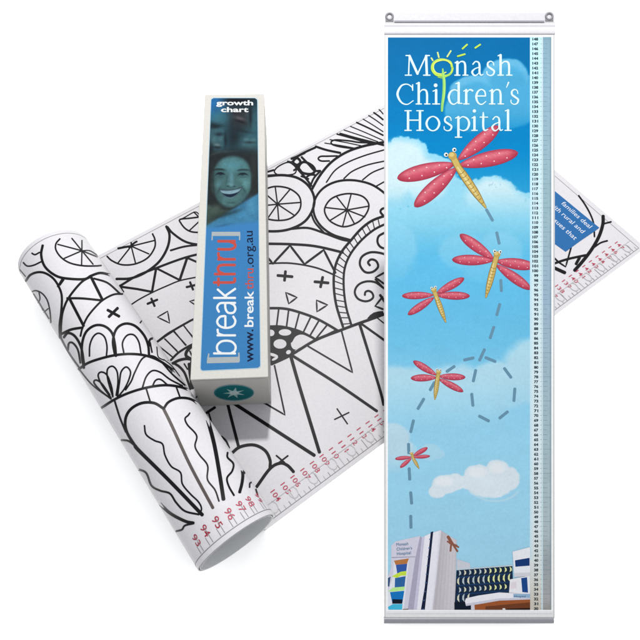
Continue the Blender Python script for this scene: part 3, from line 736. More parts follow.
# --- sky picture
def keyed(Y, ks):
    ys = [k[0] for k in ks]; return np.stack([np.interp(Y, ys, [k[1][i] for k in ks]) for i in range(3)], -1)
def blobs(X, Y, L, soft=.12, n=None, na=.0):
    d = np.zeros_like(X)-9
    for cx, cy, rx, ry in L:
        q = 1-np.sqrt(((X-cx)/rx)**2+((Y-cy)/ry)**2); d = np.maximum(d, q)
    if n is not None: d = d+(n-.5)*na
    return sst(d, -soft*.3, soft)
def sky(X, Y):
    c = keyed(Y, [(36, (0, 106, 166)), (70, (0, 113, 174)), (110, (0, 125, 190)), (150, (0, 136, 202)), (190, (40, 158, 214)), (225, (92, 188, 228)), (262, (98, 194, 237)), (310, (104, 194, 236)),
                  (345, (114, 198, 236)), (400, (148, 212, 243)), (470, (158, 216, 243)), (540, (162, 217, 243)), (610, (168, 218, 243))])
    n = vnoise(X, Y, 14, 1, 4); n2 = vnoise(X, Y, 5, 5, 3); n3 = vnoise(X, Y*2.2, 22, 8, 4)
    m = blobs(X, Y, [(505, 78, 24, 20), (476, 92, 26, 17), (470, 112, 26, 22), (525, 96, 26, 22), (498, 108, 40, 22)], .12, n, .22)
    edge = np.clip(blobs(X, Y, [(505, 78, 24, 20), (476, 92, 26, 17)], .1, n, .22)-blobs(X, Y, [(507, 84, 22, 19), (479, 98, 26, 17)], .3, n, .2), 0, 1)
    c = mixc(c, (88, 176, 218), m*.85*(1-sst(Y, 104, 150)*.9)); c = mixc(c, (124, 194, 228), edge*.5)
    # bright cloud under the big dragonfly
    m = blobs(X, Y, [(405, 162, 27, 26), (392, 178, 34, 34), (425, 182, 34, 30), (452, 205, 40, 26), (490, 200, 30, 24), (515, 214, 32, 24), (460, 232, 110, 30)], .06, n2, .20)
    c = mixc(c, (150, 216, 240), m*(1-sst(Y, 205, 262)))
    w_ = blobs(X, Y, [(404, 162, 26, 25), (392, 176, 32, 30), (424, 180, 26, 24), (492, 200, 30, 22), (516, 212, 26, 18)], .35, n, .3)
    c = mixc(c, (214, 238, 245), w_*.95*(1-sst(Y, 178, 222)))
    c = mixc(c, (112, 170, 196), (n2 > .80).astype(float)*.35*m*(1-sst(Y, 190, 215)))
    # faint swirls
    for L, a in (([(394, 246, 24, 26), (386, 262, 30, 24)], .35), ([(462, 252, 26, 20), (486, 262, 30, 22), (500, 250, 24, 20)], .32)):
        mm = blobs(X, Y, L, .25, n, .25); c = mixc(c, (150, 214, 240), mm*a*1.5*(1-sst(Y, 250, 290)*.8))
    # mid bank of haze cloud
    m = blobs(X, Y, [(540, 372, 42, 38), (500, 385, 42, 26), (455, 400, 60, 38), (400, 398, 46, 34)], .2, n, .2)
    c = mixc(c, (186, 226, 243), m*.9*(1-sst(Y, 372, 440)))
    # left cloud
    m = blobs(X, Y, [(393, 440, 18, 18), (388, 455, 22, 20), (404, 452, 14, 12), (430, 452, 11, 9), (438, 454, 7, 5)], .14, n2, .12)
    c = mixc(c, (196, 224, 238), m*np.where(X > 413, .45, .85)*(1-sst(Y, 448, 478)*.9))
    # white cloud
    L = [(446, 484, 15, 10), (437, 491, 9, 7.5), (455, 482, 12, 9), (478, 474, 15, 10), (497, 472, 13, 13), (508, 479, 12, 13), (490, 486, 24, 12), (470, 482, 14, 8)]
    m = blobs(X, Y, L, .13, n2, .22); c = mixc(c, (222, 234, 243), m*.97)
    c = mixc(c, (242, 246, 250), blobs(X, Y, [(478, 472, 11, 6), (497, 468, 9, 7), (444, 481, 11, 6)], .5, n, .2)*.6)
    arc = np.exp(-((np.hypot((X-495)/24, (Y-486)/15)-1)/.06)**2)*sst(Y, 488, 494); c = mixc(c, (206, 228, 240), arc*.55)
    c = c*(1+.035*(n3-.5)+.02*(n2-.5))[..., None]
    return c
X0, X1, Y0, Y1 = 387.8, 529.8, 37.6, 609.4
NX, NY = 237, 900
gx, gy = np.meshgrid(np.linspace(X0, X1, NX), np.linspace(Y0, Y1, NY))
mb = MB()
V = np.stack([(gx-469)*K, (622-gy)*K, np.full_like(gx, .5*K)], -1).reshape(-1, 3)
mb.add(V, [tuple(reversed(f)) for f in grid_faces(NX, NY)], lin_arr(sky(gx, gy), G_BAN).reshape(-1, 4))
LAYER[0] = 0
def cb_(c, g=1.0): return lin(c, G_BAN*g)
# dashed flight path
r1 = reg(370, 180, 3.2); r2 = reg(370, 340, 3.2)
DASH = cb_((106, 150, 176)); 
for r, P in [(r1, [((372, 95), (392, 130)), ((405, 168), (413, 204)), ((418, 320), (420, 356)), ((415, 397), (405, 432)), ((396, 470), (384, 506)), ((366, 542), (350, 577))]),
             (r2, [((301, 64), (331, 57)), ((245, 101), (270, 84)), ((369, 56), (401, 69)), ((429, 90), (451, 120)), ((463, 155), (460, 195)), ((440, 229), (414, 250)), ((380, 259), (349, 243)), ((329, 210), (325, 172)), ((330, 132), (338, 96)),
                   ((206, 135), (192, 160)), ((172, 188), (153, 220)), ((139, 257), (130, 294)), ((123, 332), (124, 362)), ((125, 410), (127, 446)), ((130, 487), (133, 523)), ((130, 562), (131, 600))])]:
    for a, b in P:
        ribbon(mb, fb, r([a, b]), 3.0, DASH, False, False)
# hospital picture along the foot of the print
h1 = reg(380, 530, 7.111); h2 = reg(450, 540, 7.111)
def hp(r, P, c): poly(mb, fb, [(min(max(x, X0), X1), min(y, Y1)) for x, y in r(P)], cb_(c))
hp(h1, [(80, 110), (110, 80), (285, 40), (297, 62), (288, 130), (238, 575), (55, 575), (55, 330), (78, 270)], (216, 214, 232))
hp(h1, [(285, 40), (300, 62), (290, 150), (238, 575), (196, 575), (252, 190), (272, 100)], (176, 172, 196))
hp(h1, [(80, 190), (252, 186), (250, 192), (84, 198)], (170, 168, 190))
hp(h1, [(98, 215), (206, 200), (168, 575), (55, 575), (55, 440), (92, 330)], (232, 236, 246))
hp(h1, [(98, 216), (206, 200), (192, 238), (110, 246)], (190, 124, 72)); hp(h1, [(112, 246), (193, 238), (186, 290), (150, 296), (122, 308)], (52, 92, 172))
hp(h1, [(82, 328), (120, 308), (150, 294), (188, 290), (185, 322), (150, 322), (120, 340)], (204, 232, 74)); hp(h1, [(106, 340), (182, 326), (174, 402), (104, 406)], (48, 104, 168))
hp(h1, [(56, 436), (90, 408), (176, 400), (172, 426), (100, 436)], (190, 240, 150)); hp(h1, [(70, 440), (172, 430), (158, 522), (88, 520)], (24, 120, 196)); hp(h1, [(88, 490), (160, 492), (156, 522), (86, 522)], (18, 28, 44))
hp(h1, [(56, 545), (92, 524), (160, 524), (156, 575), (60, 575)], (70, 190, 226)); hp(h1, [(160, 560), (202, 558), (200, 575), (160, 575)], (120, 90, 60))
hp(h1, [(55, 340), (75, 330), (66, 400), (55, 400)], (60, 90, 130))
hp(h1, [(297, 50), (360, 22), (430, 0), (400, 300), (372, 575), (238, 575), (270, 300)], (238, 238, 248)); hp(h1, [(297, 50), (318, 42), (300, 200), (262, 575), (238, 575), (270, 300)], (206, 204, 226))
hp(h1, [(360, 14), (378, 8), (352, 260), (318, 575), (290, 575), (318, 400)], (22, 34, 62))
for y in range(60, 560, 62): hp(h1, [(356-y*.1, y), (368-y*.1, y), (367-y*.1, y+8), (355-y*.1, y+8)], (70, 96, 140))
# stone-clad tower side, in bands
for k in range(12):
    t0, t1 = k/12, (k+1)/12
    xa, xb = 430+115*t0, 430+115*t1; ba, bb = 372+160*t0, 372+160*t1; ya, yb = 0+72*t0, 72*t1
    g = 212-22*abs(t0-.75)*1.0-6*(k % 2); hp(h1, [(xa, ya), (xb, yb), (bb, 575), (ba, 575)], (g, g-4, g+4))
hp(h1, [(420, 0), (434, 0), (404, 300), (374, 575), (366, 575), (396, 300)], (226, 226, 240))
hp(h1, [(545, 205), (640, 235), (640, 280), (545, 280)], (206, 210, 222))
# dragonfly sculpture on the tower
for a, b, w in (((482, 45), (515, 100), 22), ((492, 90), (545, 110), 14), ((505, 100), (500, 148), 14), ((515, 100), (558, 120), 12), ((478, 80), (510, 92), 12), ((520, 105), (550, 150), 14)):
    ribbon(mb, fb, h1([a, b]), w/7.1, cb_((146, 92, 74)), False, False)
# louvred wing
hp(h2, [(45, 212), (442, 182), (450, 380), (450, 510), (30, 510)], (24, 44, 70)); hp(h2, [(30, 440), (120, 430), (160, 510), (30, 510)], (16, 28, 44))
hp(h2, [(45, 205), (442, 174), (442, 183), (45, 213)], (196, 214, 226))
for j, y in enumerate((232, 290, 352, 410)):
    for i in range(11):
        x = 62+i*36+(j % 2)*4; yy = y-(i*2.6); hgt = (20, 30, 20, 30)[j]
        if j == 3 and i > 2: continue
        if j == 2 and i > 9: continue
        cc = (226, 234, 168) if i > 5 else (220, 220, 196) if (i+j) % 2 else (190, 204, 210)
        sgn = 1 if j % 2 == 0 else -1
        P = [(x, yy-hgt), (x+15*sgn, yy-hgt*.4), (x+16*sgn, yy+hgt*.4), (x, yy+hgt), (x+4*sgn, yy)]
        hp(h2, P, cc)
    hp(h2, [(45, y+29), (445, y+2), (445, y+8), (45, y+36)], (30, 66, 112)) if j < 3 else None
hp(h2, [(443, 80), (568, 48), (568, 252), (455, 262)], (238, 240, 248)); hp(h2, [(460, 142), (564, 124), (564, 180), (463, 188)], (22, 58, 118)); hp(h2, [(455, 232), (568, 228), (568, 252), (455, 262)], (216, 216, 226))
hp(h2, [(425, 278), (500, 262), (565, 252), (565, 380), (418, 372)], (240, 240, 247)); hp(h2, [(504, 268), (546, 262), (553, 372), (512, 368)], (26, 72, 140)); hp(h2, [(430, 300), (470, 290), (470, 340), (430, 345)], (232, 222, 232))
hp(h2, [(165, 460), (350, 425), (568, 412), (568, 510), (168, 510)], (160, 88, 48)); hp(h2, [(250, 470), (568, 440), (568, 510), (250, 510)], (112, 62, 36)); hp(h2, [(400, 486), (568, 480), (568, 510), (400, 510)], (40, 26, 22))
hp(h2, [(148, 455), (172, 455), (174, 510), (148, 510)], (214, 214, 226)); hp(h2, [(372, 482), (390, 482), (392, 510), (372, 510)], (226, 226, 226))
hp(h2, [(105, 432), (112, 412), (200, 392), (350, 370), (460, 376), (568, 378), (568, 418), (350, 426), (200, 452), (112, 464)], (240, 240, 248))
hp(h2, [(112, 450), (200, 436), (350, 412), (568, 408), (568, 420), (350, 428), (200, 454), (112, 466)], (206, 206, 222)); hp(h2, [(448, 380), (568, 380), (568, 408), (448, 405)], (150, 184, 214))
place_text(mb, 'Hospital', lambda gx, gy, lay: fb(514.2+gx, 597.0-gy, lay), cb_((40, 80, 130)), fit=11, height=2.0, bold=.01)
for i, s in enumerate(("Monash", "Children's", "Hospital")):
    place_text(mb, s, lambda gx, gy, lay, i=i: fb(396.2+i*.3+gx, 545.6+i*4.6-gy-gx*.08, lay), cb_((70, 130, 170)), fit=(12, 15.5, 14)[i], height=3.0)
panel = mb.build('sky_print', M_banner, ban)

# --- ruler strip
mb = MB(); NYr = 300
gx, gy = np.meshgrid(np.array([530.0, 533, 537, 541.0]), np.linspace(37.2, 609.6, NYr))
base = keyed(gy, [(36, (196, 238, 250)), (300, (218, 240, 248)), (520, (224, 238, 244)), (570, (222, 228, 228)), (610, (206, 198, 186))]); base = mixc(base, (180, 232, 252), (gx < 531).astype(float)*.5*(gy < 560))
mb.add(np.stack([(gx-469)*K, (622-gy)*K, np.full_like(gx, .53*K)], -1).reshape(-1, 3), [tuple(reversed(f)) for f in grid_faces(4, NYr)], lin_arr(base, G_BAN).reshape(-1, 4))
gx, gy = np.meshgrid(np.array([541.0, 542.6, 542.8, 549.4, 549.6, 551.2]), np.linspace(37.2, 609.6, NYr))
base = keyed(gy, [(36, (136, 172, 190)), (90, (150, 184, 204)), (200, (156, 188, 198)), (300, (160, 186, 208)), (420, (168, 194, 204)), (535, (178, 194, 200)), (560, (160, 170, 176)), (600, (172, 172, 174)), (610, (160, 156, 152))])
base = base*(1+.05*(vnoise(gx*4, gy, 9, 4)-.5))[..., None]
base = mixc(base, (210, 232, 240), (gx < 542.7).astype(float)*.9); base = mixc(base, (130, 148, 158), (gx > 549.5).astype(float)*.4)
mb.add(np.stack([(gx-469)*K, (622-gy)*K, np.full_like(gx, .53*K)], -1).reshape(-1, 3), [tuple(reversed(f)) for f in grid_faces(6, NYr)], lin_arr(base, G_BAN).reshape(-1, 4))
nums = list(range(148, 29, -1)); stp = (608.0-39.0)/(len(nums)-1)
for i, nmb in enumerate(nums):
    y = 39.2+i*stp; s = str(nmb); w = 6.2 if nmb > 99 else 4.6
    place_text(mb, s, lambda gx, gy, lay, y=y, w=w: b3(538.4-w+gx, y+1.45-gy, .56), cb_((34, 52, 62)), bold=.05, fit=w*.94, height=2.7, lift=0)
    ribbon(mb, lambda a, b, l: b3(a, b, .55), [(540.2, y), (541.4, y)], .4, cb_((120, 150, 160)), False, False, lift=0)
    ribbon(mb, lambda a, b, l: b3(a, b, .55), [(543.0, y), (551.0 if i % 5 == 0 else 547, y)], .3, cb_((116, 146, 164)), False, False, lift=0)
mb.build('ruler_strip', M_banner, ban)

# --- dragonflies (each its own piece of the print)
def wing(mb, root, tip, hw, dots=True, seed=0):
    root = np.array(root, float); tip = np.array(tip, float); d = tip-root; L = np.hypot(*d); t = d/L; nr = np.array([-t[1], t[0]])
    if nr[1] > 0: nr = -nr            # nr points up in the picture
    r = np.random.default_rng(seed); n, m_ = 40, 11; V = []; Cl = []
    lay = nextlayer()
    for i in range(n):
        s = i/(n-1); w = hw*(.10*(1-s)+.03+(s**.8)*((1-s)**.58)*2.38)
        for j in range(m_):
            q = -1+2*j/(m_-1); p = root+t*L*s+nr*w*q
            V.append(fb(min(p[0], X1-.1), p[1], lay))
            c = np.array((206, 84, 106.)); c = c+(np.array((228, 138, 150.))-c)*math.exp(-((q-.35)/.35)**2)*(.5+.3*r.random())
            c = c+(np.array((156, 44, 68.))-c)*max(0, -q)**2*.85; c = c+(np.array((150, 44, 70.))-c)*(max(0, q)**6)*.7; c = c+(np.array((160, 40, 62.))-c)*(.75*max(0, s-.82)/.18+.5*max(0, .12-s)/.12)
            c = c*(1+.08*(r.random()-.5)); Cl.append(c)
    up_ = nr
    f = grid_faces(m_, n)
    # orient towards the viewer
    a, b, c3 = [np.array(V[k]) for k in f[0][:3]]
    a, b, c3 = [np.array(V[k]) for k in f[len(f)//2][:3]]
    if np.cross(b-a, c3-b)[2] < 0: f = [tuple(reversed(x)) for x in f]
    mb.add(V, f, lin_arr(np.array(Cl), G_BAN))
    if dots:
        for i in range(7):
            s = .14+i*.11; w = hw*((s**.8)*((1-s)**.58)*2.38)
            p = root+t*L*s+nr*w*(.5 if i % 2 else -.45)
            if p[0] < X1-1: disc(mb, fb, p[0], p[1], max(.32, hw*.085), max(.32, hw*.085), cb_((246, 214, 220)), 10)
def dragonfly(r, wings, head, mid, tail, hb, eyes, dots=True, label=None):
    global LAYER
    LAYER[0] = 22
    mb = MB(); s = r.s
    for k, (ro_, tp, hw) in enumerate(wings):
        a, b = r([ro_, tp]); wing(mb, a, b, hw/s, dots, k)
    hd, md, tl = r([head, mid, tail]); hb = hb/s*1.3
    yel = (208, 182, 104)
    hd, md, tl = map(np.array, (hd, md, tl))
    ribbon(mb, fb, [(*hd, hb*1.5), (*(hd*.5+md*.5), hb*1.7), (*md, hb*1.7), (*(md*.7+tl*.3), hb*2.0), (*(md*.35+tl*.65), hb*1.7), (*tl, hb*.5)], 1, cb_((150, 118, 52)))
    ribbon(mb, fb, [(*hd, hb*1.2), (*(hd*.5+md*.5), hb*1.35), (*md, hb*1.3), (*(md*.7+tl*.3), hb*1.6), (*(md*.35+tl*.65), hb*1.3), (*tl, hb*.3)], 1, cb_(yel))
    off = np.array([-.25, -.1])*hb
    ribbon(mb, fb, [(*(md+off), hb*.3), (*(md*.6+tl*.4+off), hb*.5), (*(md*.25+tl*.75+off), hb*.2)], 1, cb_((232, 214, 150)))
    ax = (tl-md)/np.hypot(*(tl-md)); nn = np.array([-ax[1], ax[0]])
    for k in range(9):
        p = md+(tl-md)*(.12+k*.095); w = hb*(.85-.06*k)
        ribbon(mb, fb, [p-nn*w*.8, p+ax*w*.25, p+nn*w*.8], hb*.14, cb_((146, 108, 46)))
    disc(mb, fb, *hd, hb*1.05, hb*.95, cb_((196, 166, 88)), 16); disc(mb, fb, *(hd+np.array([-.2, -.25])*hb), hb*.6, hb*.5, cb_((222, 198, 124)), 12)
    for e in eyes:
        p = r([e])[0]; disc(mb, fb, p[0], p[1], hb*.5, hb*.5, cb_((238, 244, 240)), 16); disc(mb, fb, p[0]+hb*.08, p[1]+hb*.05, hb*.25, hb*.25, cb_((24, 26, 24)), 12)
    o = mb.build('dragonfly', M_banner, panel)
    o['label'] = label
d1 = reg(405, 120, 5.3333)
dragonfly(d1, [((262, 236), (-42, 312), 42), ((285, 212), (502, 34), 38), ((290, 243), (602, 175), 41), ((272, 258), (50, 463), 40)], (252, 192), (285, 255), (430, 468), 17, [(218, 186), (262, 160)], True, 'largest printed dragonfly, below the title')
dragonfly(r1, [((392, 258), (262, 255), 17), ((394, 252), (287, 174), 17), ((405, 260), (528, 277), 18), ((404, 272), (514, 350), 16)], (406, 238), (398, 268), (370, 376), 8, [(398, 228), (416, 230)], True, 'printed dragonfly touching the ruler strip')
dragonfly(r1, [((202, 368), (102, 371), 12), ((214, 362), (301, 314), 13), ((214, 369), (319, 371), 13), ((204, 376), (121, 431), 12)], (204, 352), (212, 374), (242, 455), 6.5, [(197, 346), (209, 343)], True, 'printed dragonfly at mid height by the left edge')
dragonfly(r2, [((212, 120), (130, 122), 11.5), ((212, 112), (138, 67), 11), ((220, 116), (305, 119), 11), ((220, 124), (298, 165), 10.5)], (219, 102), (216, 122), (207, 190), 6, [(213, 95), (225, 96)], True, 'small printed dragonfly beside the dashed loop')
dragonfly(r2, [((132, 374), (80, 380), 6.5), ((138, 370), (184, 344), 7.5), ((138, 375), (192, 371), 6), ((132, 378), (96, 408), 6.5)], (133, 363), (138, 378), (157, 412), 4, [(129, 359), (136, 358)], False, 'smallest printed dragonfly, by the left cloud')

# --- title lettering, drawn stroke by stroke as a light serif
mb = MB(); LAYER[0] = 14
TIT = cb_((222, 246, 252))
STK, THN, SRF = 2.4, 1.3, 1.15
def arcp(cx, cy, rx, ry, a0, a1, n=12): return [(cx+rx*math.cos(math.radians(a)), cy+ry*math.sin(math.radians(a))) for a in np.linspace(a0, a1, n)]
GL = {
 'M': [([(0, 0), (.26, 0)], SRF, 0), ([(.14, 0), (.17, 1)], THN, 0), ([(.17, 1), (.5, .06)], STK, 0), ([(.5, .06), (.84, 1)], THN, 0), ([(.84, 1), (.87, 0)], STK, 0), ([(.73, 0), (1, 0)], SRF, 0), ([(.03, 1), (.2, 1)], SRF, 0), ([(.82, 1), (.98, 1)], SRF, 0)],
 'C': [([(.93, .70, .9), (.88, .86, 1.1), (.6, 1.0, 1.1), (.28, .9, 1.7), (.08, .5, 2.3), (.28, .1, 1.7), (.62, -.02, 1.1), (.97, .17, .9)], 0, 1), ([(.93, .68), (.93, .98)], SRF, 0)],
 'H': [([(.18, 0), (.18, 1)], STK, 0), ([(.82, 0), (.82, 1)], STK, 0), ([(.18, .52), (.82, .52)], THN, 0), ([(0, 0), (.36, 0)], SRF, 0), ([(.64, 0), (1, 0)], SRF, 0), ([(0, 1), (.36, 1)], SRF, 0), ([(.64, 1), (1, 1)], SRF, 0)],
 'n': [([(.2, 0), (.2, 1)], STK, 0), ([(.02, .9), (.2, .98)], SRF, 0), ([(.2, .72, .8), (.42, .98, 1.2), (.68, .97, 1.7), (.78, .7, 2.1), (.78, 0, 2.1)], 0, 1), ([(0, 0), (.4, 0)], SRF, 0), ([(.6, 0), (1, 0)], SRF, 0)],
 'h': [([(.2, 0), (.2, 1.5)], STK, 0), ([(.02, 1.42), (.2, 1.5)], SRF, 0), ([(.2, .72, .8), (.42, .98, 1.2), (.68, .97, 1.7), (.78, .7, 2.1), (.78, 0, 2.1)], 0, 1), ([(0, 0), (.4, 0)], SRF, 0), ([(.6, 0), (1, 0)], SRF, 0)],
 'a': [([(.14, .8, 1.4), (.36, 1.0, 1.2), (.62, .93, 1.6), (.7, .65, 2.0), (.7, .2, 2.0), (.82, 0, 1.3), (1, .06, .9)], 0, 1), ([(.7, .6, 1.0), (.3, .46, 1.2), (.08, .22, 2.0), (.28, -.02, 1.5), (.52, .05, 1.0), (.7, .25, .9)], 0, 1)],
 's': [([(.84, .72, 1.0), (.78, .92, 1.0), (.5, 1.02, 1.2), (.2, .9, 1.7), (.2, .66, 1.9), (.55, .48, 2.0), (.88, .3, 1.9), (.78, .06, 1.6), (.45, -.03, 1.1), (.12, .08, 1.0), (.08, .28, 1.0)], 0, 1)],
 'i': [([(.5, 0), (.5, 1)], STK, 0), ([(.1, .9), (.5, .98)], SRF, 0), ([(.05, 0), (.95, 0)], SRF, 0)],
 'l': [([(.5, 0), (.5, 1.5)], STK, 0), ([(.1, 1.42), (.5, 1.5)], SRF, 0), ([(.05, 0), (.95, 0)], SRF, 0)],
 'd': [([(.76, .06), (.76, 1.5)], STK, 0), ([(.56, 1.42), (.76, 1.5)], SRF, 0), ([(.76, .04), (1, .04)], SRF, 0), ([(.76, .85, .9), (.5, 1.0, 1.2), (.2, .85, 1.8), (.08, .48, 2.2), (.2, .1, 1.8), (.45, -.02, 1.2), (.76, .2, .9)], 0, 1)],
 'p': [([(.22, -.5), (.22, 1)], STK, 0), ([(.02, .9), (.22, .98)], SRF, 0), ([(0, -.5), (.45, -.5)], SRF, 0), ([(.22, .78, .9), (.5, 1.0, 1.2), (.82, .85, 1.8), (.94, .5, 2.2), (.82, .12, 1.8), (.55, -.02, 1.2), (.22, .1, .9)], 0, 1)],
 'r': [([(.3, 0), (.3, 1)], STK, 0), ([(.02, .9), (.3, .98)], SRF, 0), ([(0, 0), (.62, 0)], SRF, 0), ([(.3, .7, .8), (.55, .96, 1.1), (.8, 1.0, 1.6), (1, .92, 1.9)], 0, 1)],
 'e': [([(.12, .56), (.9, .56)], THN, 0), ([(.9, .56, 1.3), (.82, .88, 1.5), (.52, 1.02, 1.2), (.2, .85, 1.8), (.07, .48, 2.2), (.22, .1, 1.7), (.56, -.03, 1.3), (.94, .18, .9)], 0, 1)],
 'o': [([(.5, 1.02, 1.2), (.2, .86, 1.8), (.06, .5, 2.2), (.2, .13, 1.8), (.5, -.03, 1.2), (.8, .13, 1.8), (.94, .5, 2.2), (.8, .86, 1.8)], 0, 2)],
 't': [([(.42, 1.32, 1.2), (.42, 1.0, 2.1), (.42, .25, 2.1), (.58, 0, 1.7), (.95, .08, .9)], 0, 1), ([(.05, .97), (.92, .97)], SRF, 0)],
}
def glyph(ch, x0, x1, base, h):
    for P, w, mode in GL[ch]:
        Q = [(x0+p[0]*(x1-x0), base-p[1]*h)+((p[2],) if len(p) > 2 else ()) for p in P]
        ribbon(mb, fb, Q, w, TIT, mode == 2, mode > 0, .8)
CAP = 20.0
glyph('M', 405, 430, 75.4, 19.6)
for ch, a, b in (('n', 454.5, 468), ('a', 471, 483), ('s', 486, 495), ('h', 497.5, 512)): glyph(ch, a, b, 75.4, 13.6)
mb.build('lettering', M_banner, panel); mb = MB()
glyph('C', 396, 413.8, 104.2, 19.8)
for ch, a, b in (('h', 415.8, 430), ('i', 432, 440), ('d', 447.5, 462), ('r', 463.3, 472.5), ('e', 475.3, 486.5), ('n', 489, 503.5), ('s', 510, 519)): glyph(ch, a, b, 104.2, 14.2)
disc(mb, fb, 435.5, 85.6, 1.9, 1.9, TIT, 14); disc(mb, fb, 474.2, 111.2, 1.7, 1.7, TIT, 14)
ribbon(mb, fb, [(508.4, 82.6, 1.6), (506.2, 88, .7)], 1, TIT, False, False)
mb.build('lettering', M_banner, panel); mb = MB()
glyph('H', 404.6, 423.2, 130.6, 19.6)
for ch, a, b in (('o', 425.5, 440), ('s', 443.2, 452.4), ('p', 455, 469.8), ('i', 471, 477.5), ('t', 479.3, 488.3), ('a', 491, 502.6), ('l', 504.2, 511.4)): glyph(ch, a, b, 130.6, 13.6)
mb.build('lettering', M_banner, panel); mb = MB()
LIME = cb_((190, 226, 84)); LIM2 = cb_((150, 214, 110))
q5 = reg(395, 50, 9.143)
ribbon(mb, fb, q5([(520, 160), (505, 115), (450, 92), (390, 95), (345, 130), (338, 180), (370, 225), (420, 238), (480, 235), (515, 205), (525, 165)]), 2.1, LIME)
ribbon(mb, fb, q5([(510, 130), (470, 100), (420, 98), (365, 120), (350, 165), (375, 210), (430, 222), (465, 205)]), 1.1, cb_((222, 238, 120)))
ribbon(mb, fb, q5([(390, 250), (430, 258), (480, 240), (510, 215)]), 1.0, LIM2)
ribbon(mb, fb, [(*p, w) for p, w in zip(q5([(435, 175), (440, 230), (448, 300), (445, 400), (432, 500), (428, 562)]), (1.4, 2.6, 3.0, 3.0, 2.6, 2.0))], 1, LIM2)
ribbon(mb, fb, [(*p, w) for p, w in zip(q5([(440, 215), (452, 300), (450, 400), (440, 480)]), (1.0, 1.2, 1.2, .8))], 1, cb_((178, 230, 120)))
for a, b in (((330, 75), (345, 100)), ((388, 25), (400, 72)), ((510, 10), (475, 65))): ribbon(mb, fb, q5([a, b]), 1.5, cb_((214, 236, 150)), False, False)
q6 = reg(390, 40, 4.571)
for a, b in (((308, 76), (342, 66)), ((330, 42), (352, 22)), ((388, 38), (412, 22))): ribbon(mb, fb, q6([a, b]), 1.7, LIME, False, False)
mb.build('sun_flower_emblem', M_banner, panel)

# --- top rail: clear hanger strip above a rounded clamp rail, swept profile
def sweep(mb, x0, x1, prof, col, nseg=24, smooth=True, caps=True):
    xs = np.linspace(x0, x1, nseg); m_ = len(prof)
    V = [b3(x, p[0], p[1]) for x in xs for p in prof]
    cl = np.array([p[2] if len(p) > 2 else col for _ in xs for p in prof])
    fs = [tuple(reversed(f)) for f in grid_faces(m_, nseg, True)]
    mb.add(V, fs, cl, smooth)
    if caps:
        mb.add([b3(x0, p[0], p[1]) for p in prof], [tuple(range(m_))], cl[:m_]); mb.add([b3(x1, p[0], p[1]) for p in prof], [tuple(reversed(range(m_)))], cl[:m_])
mb = MB()
cR = lin((226, 226, 232), G_BAN)
pr = [(23.2, 0), (34.6, 0), (34.6, .8), (34.2, 1.15), (32.6, 1.3), (30.0, 1.25), (28.2, 1.0), (27.4, .8), (26.8, 1.0), (25.6, 1.35), (24.2, 1.3), (23.2, .8)]
sweep(mb, 384.0, 555.0, pr, cR, smooth=True)
# clear hanger strip with rounded ears
cH = lin((222, 222, 227), G_BAN)
ear = [(384.4, 23), (384.4, 16.5), (385.2, 13.6), (387.5, 12.0), (391.5, 12.0), (393.6, 13.0), (545.2, 13.0), (547.3, 11.8), (551.2, 11.8), (553.6, 13.4), (554.6, 16.4), (554.6, 23)]
front = [(x, y) for x, y in ear]
n_ = len(front)
from mathutils.geometry import tessellate_polygon
tr = tessellate_polygon([[Vector((p[0], p[1], 0)) for p in front]])
mb.add([b3(x, y, .9) for x, y in front], [tuple(t) for t in tr], cH)
mb.add([b3(x, y, .2) for x, y in front], [tuple(reversed(t)) for t in tr], cH)
mb.add([b3(x, y, .9) for x, y in front]+[b3(x, y, .2) for x, y in front], [(i, (i+1) % n_, n_+(i+1) % n_, n_+i) for i in range(n_)], cH)
bbox(mb, 394.2, 543.8, 21.3, 23.2, .95, 1.5, lin((150, 149, 160), G_BAN))
mb.build('top_rail', M_rail, ban)
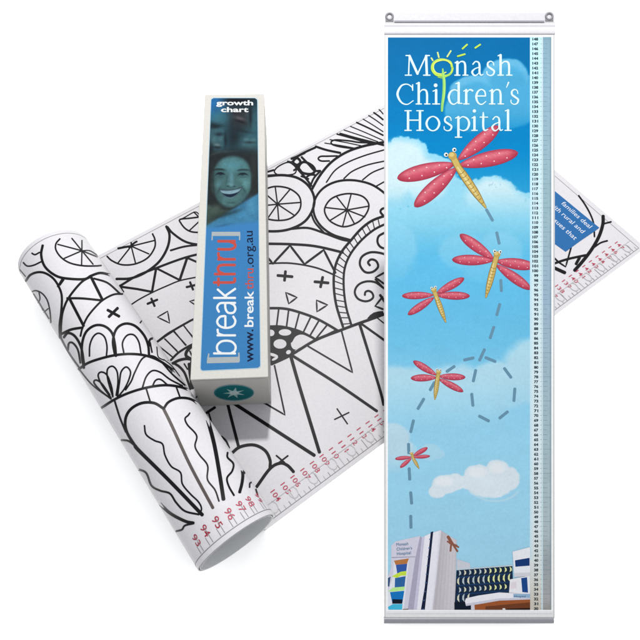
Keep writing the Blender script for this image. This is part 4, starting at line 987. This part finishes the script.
for x, y in ((389.4, 17.2), (548.8, 17.0)):
    mb = MB(); Rm, rm = 3.25, 1.05; V = []
    for a in np.linspace(0, 2*math.pi, 36, endpoint=False):
        for b in np.linspace(0, 2*math.pi, 10, endpoint=False):
            V.append(b3(x+(Rm+rm*math.cos(b))*math.cos(a), y+(Rm+rm*math.cos(b))*math.sin(a), 1.1+rm*.8*math.sin(b)))
    f = [(i*10+j, i*10+(j+1) % 10, ((i+1) % 36)*10+(j+1) % 10, ((i+1) % 36)*10+j) for i in range(36) for j in range(10)]
    mb.add(V, f, lin((132, 132, 136), .45), True)
    bbox(mb, x-4, x+4, y+2.6, y+4.6, .9, 1.5, lin((132, 132, 136), .45))
    mb.build('hanging_eyelet', M_rail, ban)
# --- bottom rail
mb = MB()
pr = [(617.2, -1.5), (623.0, -1.5), (623.2, .6), (622.6, 1.5), (621.4, 2.0), (619.8, 2.2), (618.6, 2.0), (617.5, 1.4), (617.2, .6)]
sweep(mb, 383.9, 553.4, pr, lin((152, 152, 160), .42), nseg=40)
mb.build('bottom_rail', M_metal, ban)

# ================================================================== LIGHT: white studio surround and one key lamp from behind
w = bpy.data.worlds.new('World'); SC.world = w; w.use_nodes = True
bg = w.node_tree.nodes['Background']; bg.inputs['Color'].default_value = (.97, .985, 1, 1); bg.inputs['Strength'].default_value = 1.5
nt = w.node_tree; tc = nt.nodes.new('ShaderNodeTexCoord'); sx = nt.nodes.new('ShaderNodeSeparateXYZ'); mr = nt.nodes.new('ShaderNodeMapRange')
nt.links.new(tc.outputs['Generated'], sx.inputs[0]); nt.links.new(sx.outputs['X'], mr.inputs['Value'])     # the studio is dimmer on its left side
mr.inputs['From Min'].default_value = -1; mr.inputs['From Max'].default_value = .3; mr.inputs['To Min'].default_value = 1.0; mr.inputs['To Max'].default_value = 1.65
nt.links.new(mr.outputs['Result'], bg.inputs['Strength'])
ld = bpy.data.lights.new('key_lamp', 'AREA'); ld.shape = 'DISK'; ld.size = .13; ld.color = (1, .985, .96)
lo = bpy.data.objects.new('key_lamp', ld); COL.objects.link(lo)
Ld = np.array([.085, .455, .885]); Ld /= np.linalg.norm(Ld); LP = np.array([-.09, 1.38, 2.0]); Ld = LP-np.array([.1, .5, 0])
lo.location = LP; lo.rotation_euler = Vector(Ld).to_track_quat('Z', 'Y').to_euler()
ld.energy = 80

SC.render.engine = 'CYCLES'
SC.view_settings.view_transform = 'Standard'; SC.view_settings.look = 'None'; SC.view_settings.exposure = 0; SC.view_settings.gamma = 1
SC.render.resolution_x = 1024; SC.render.resolution_y = 1024
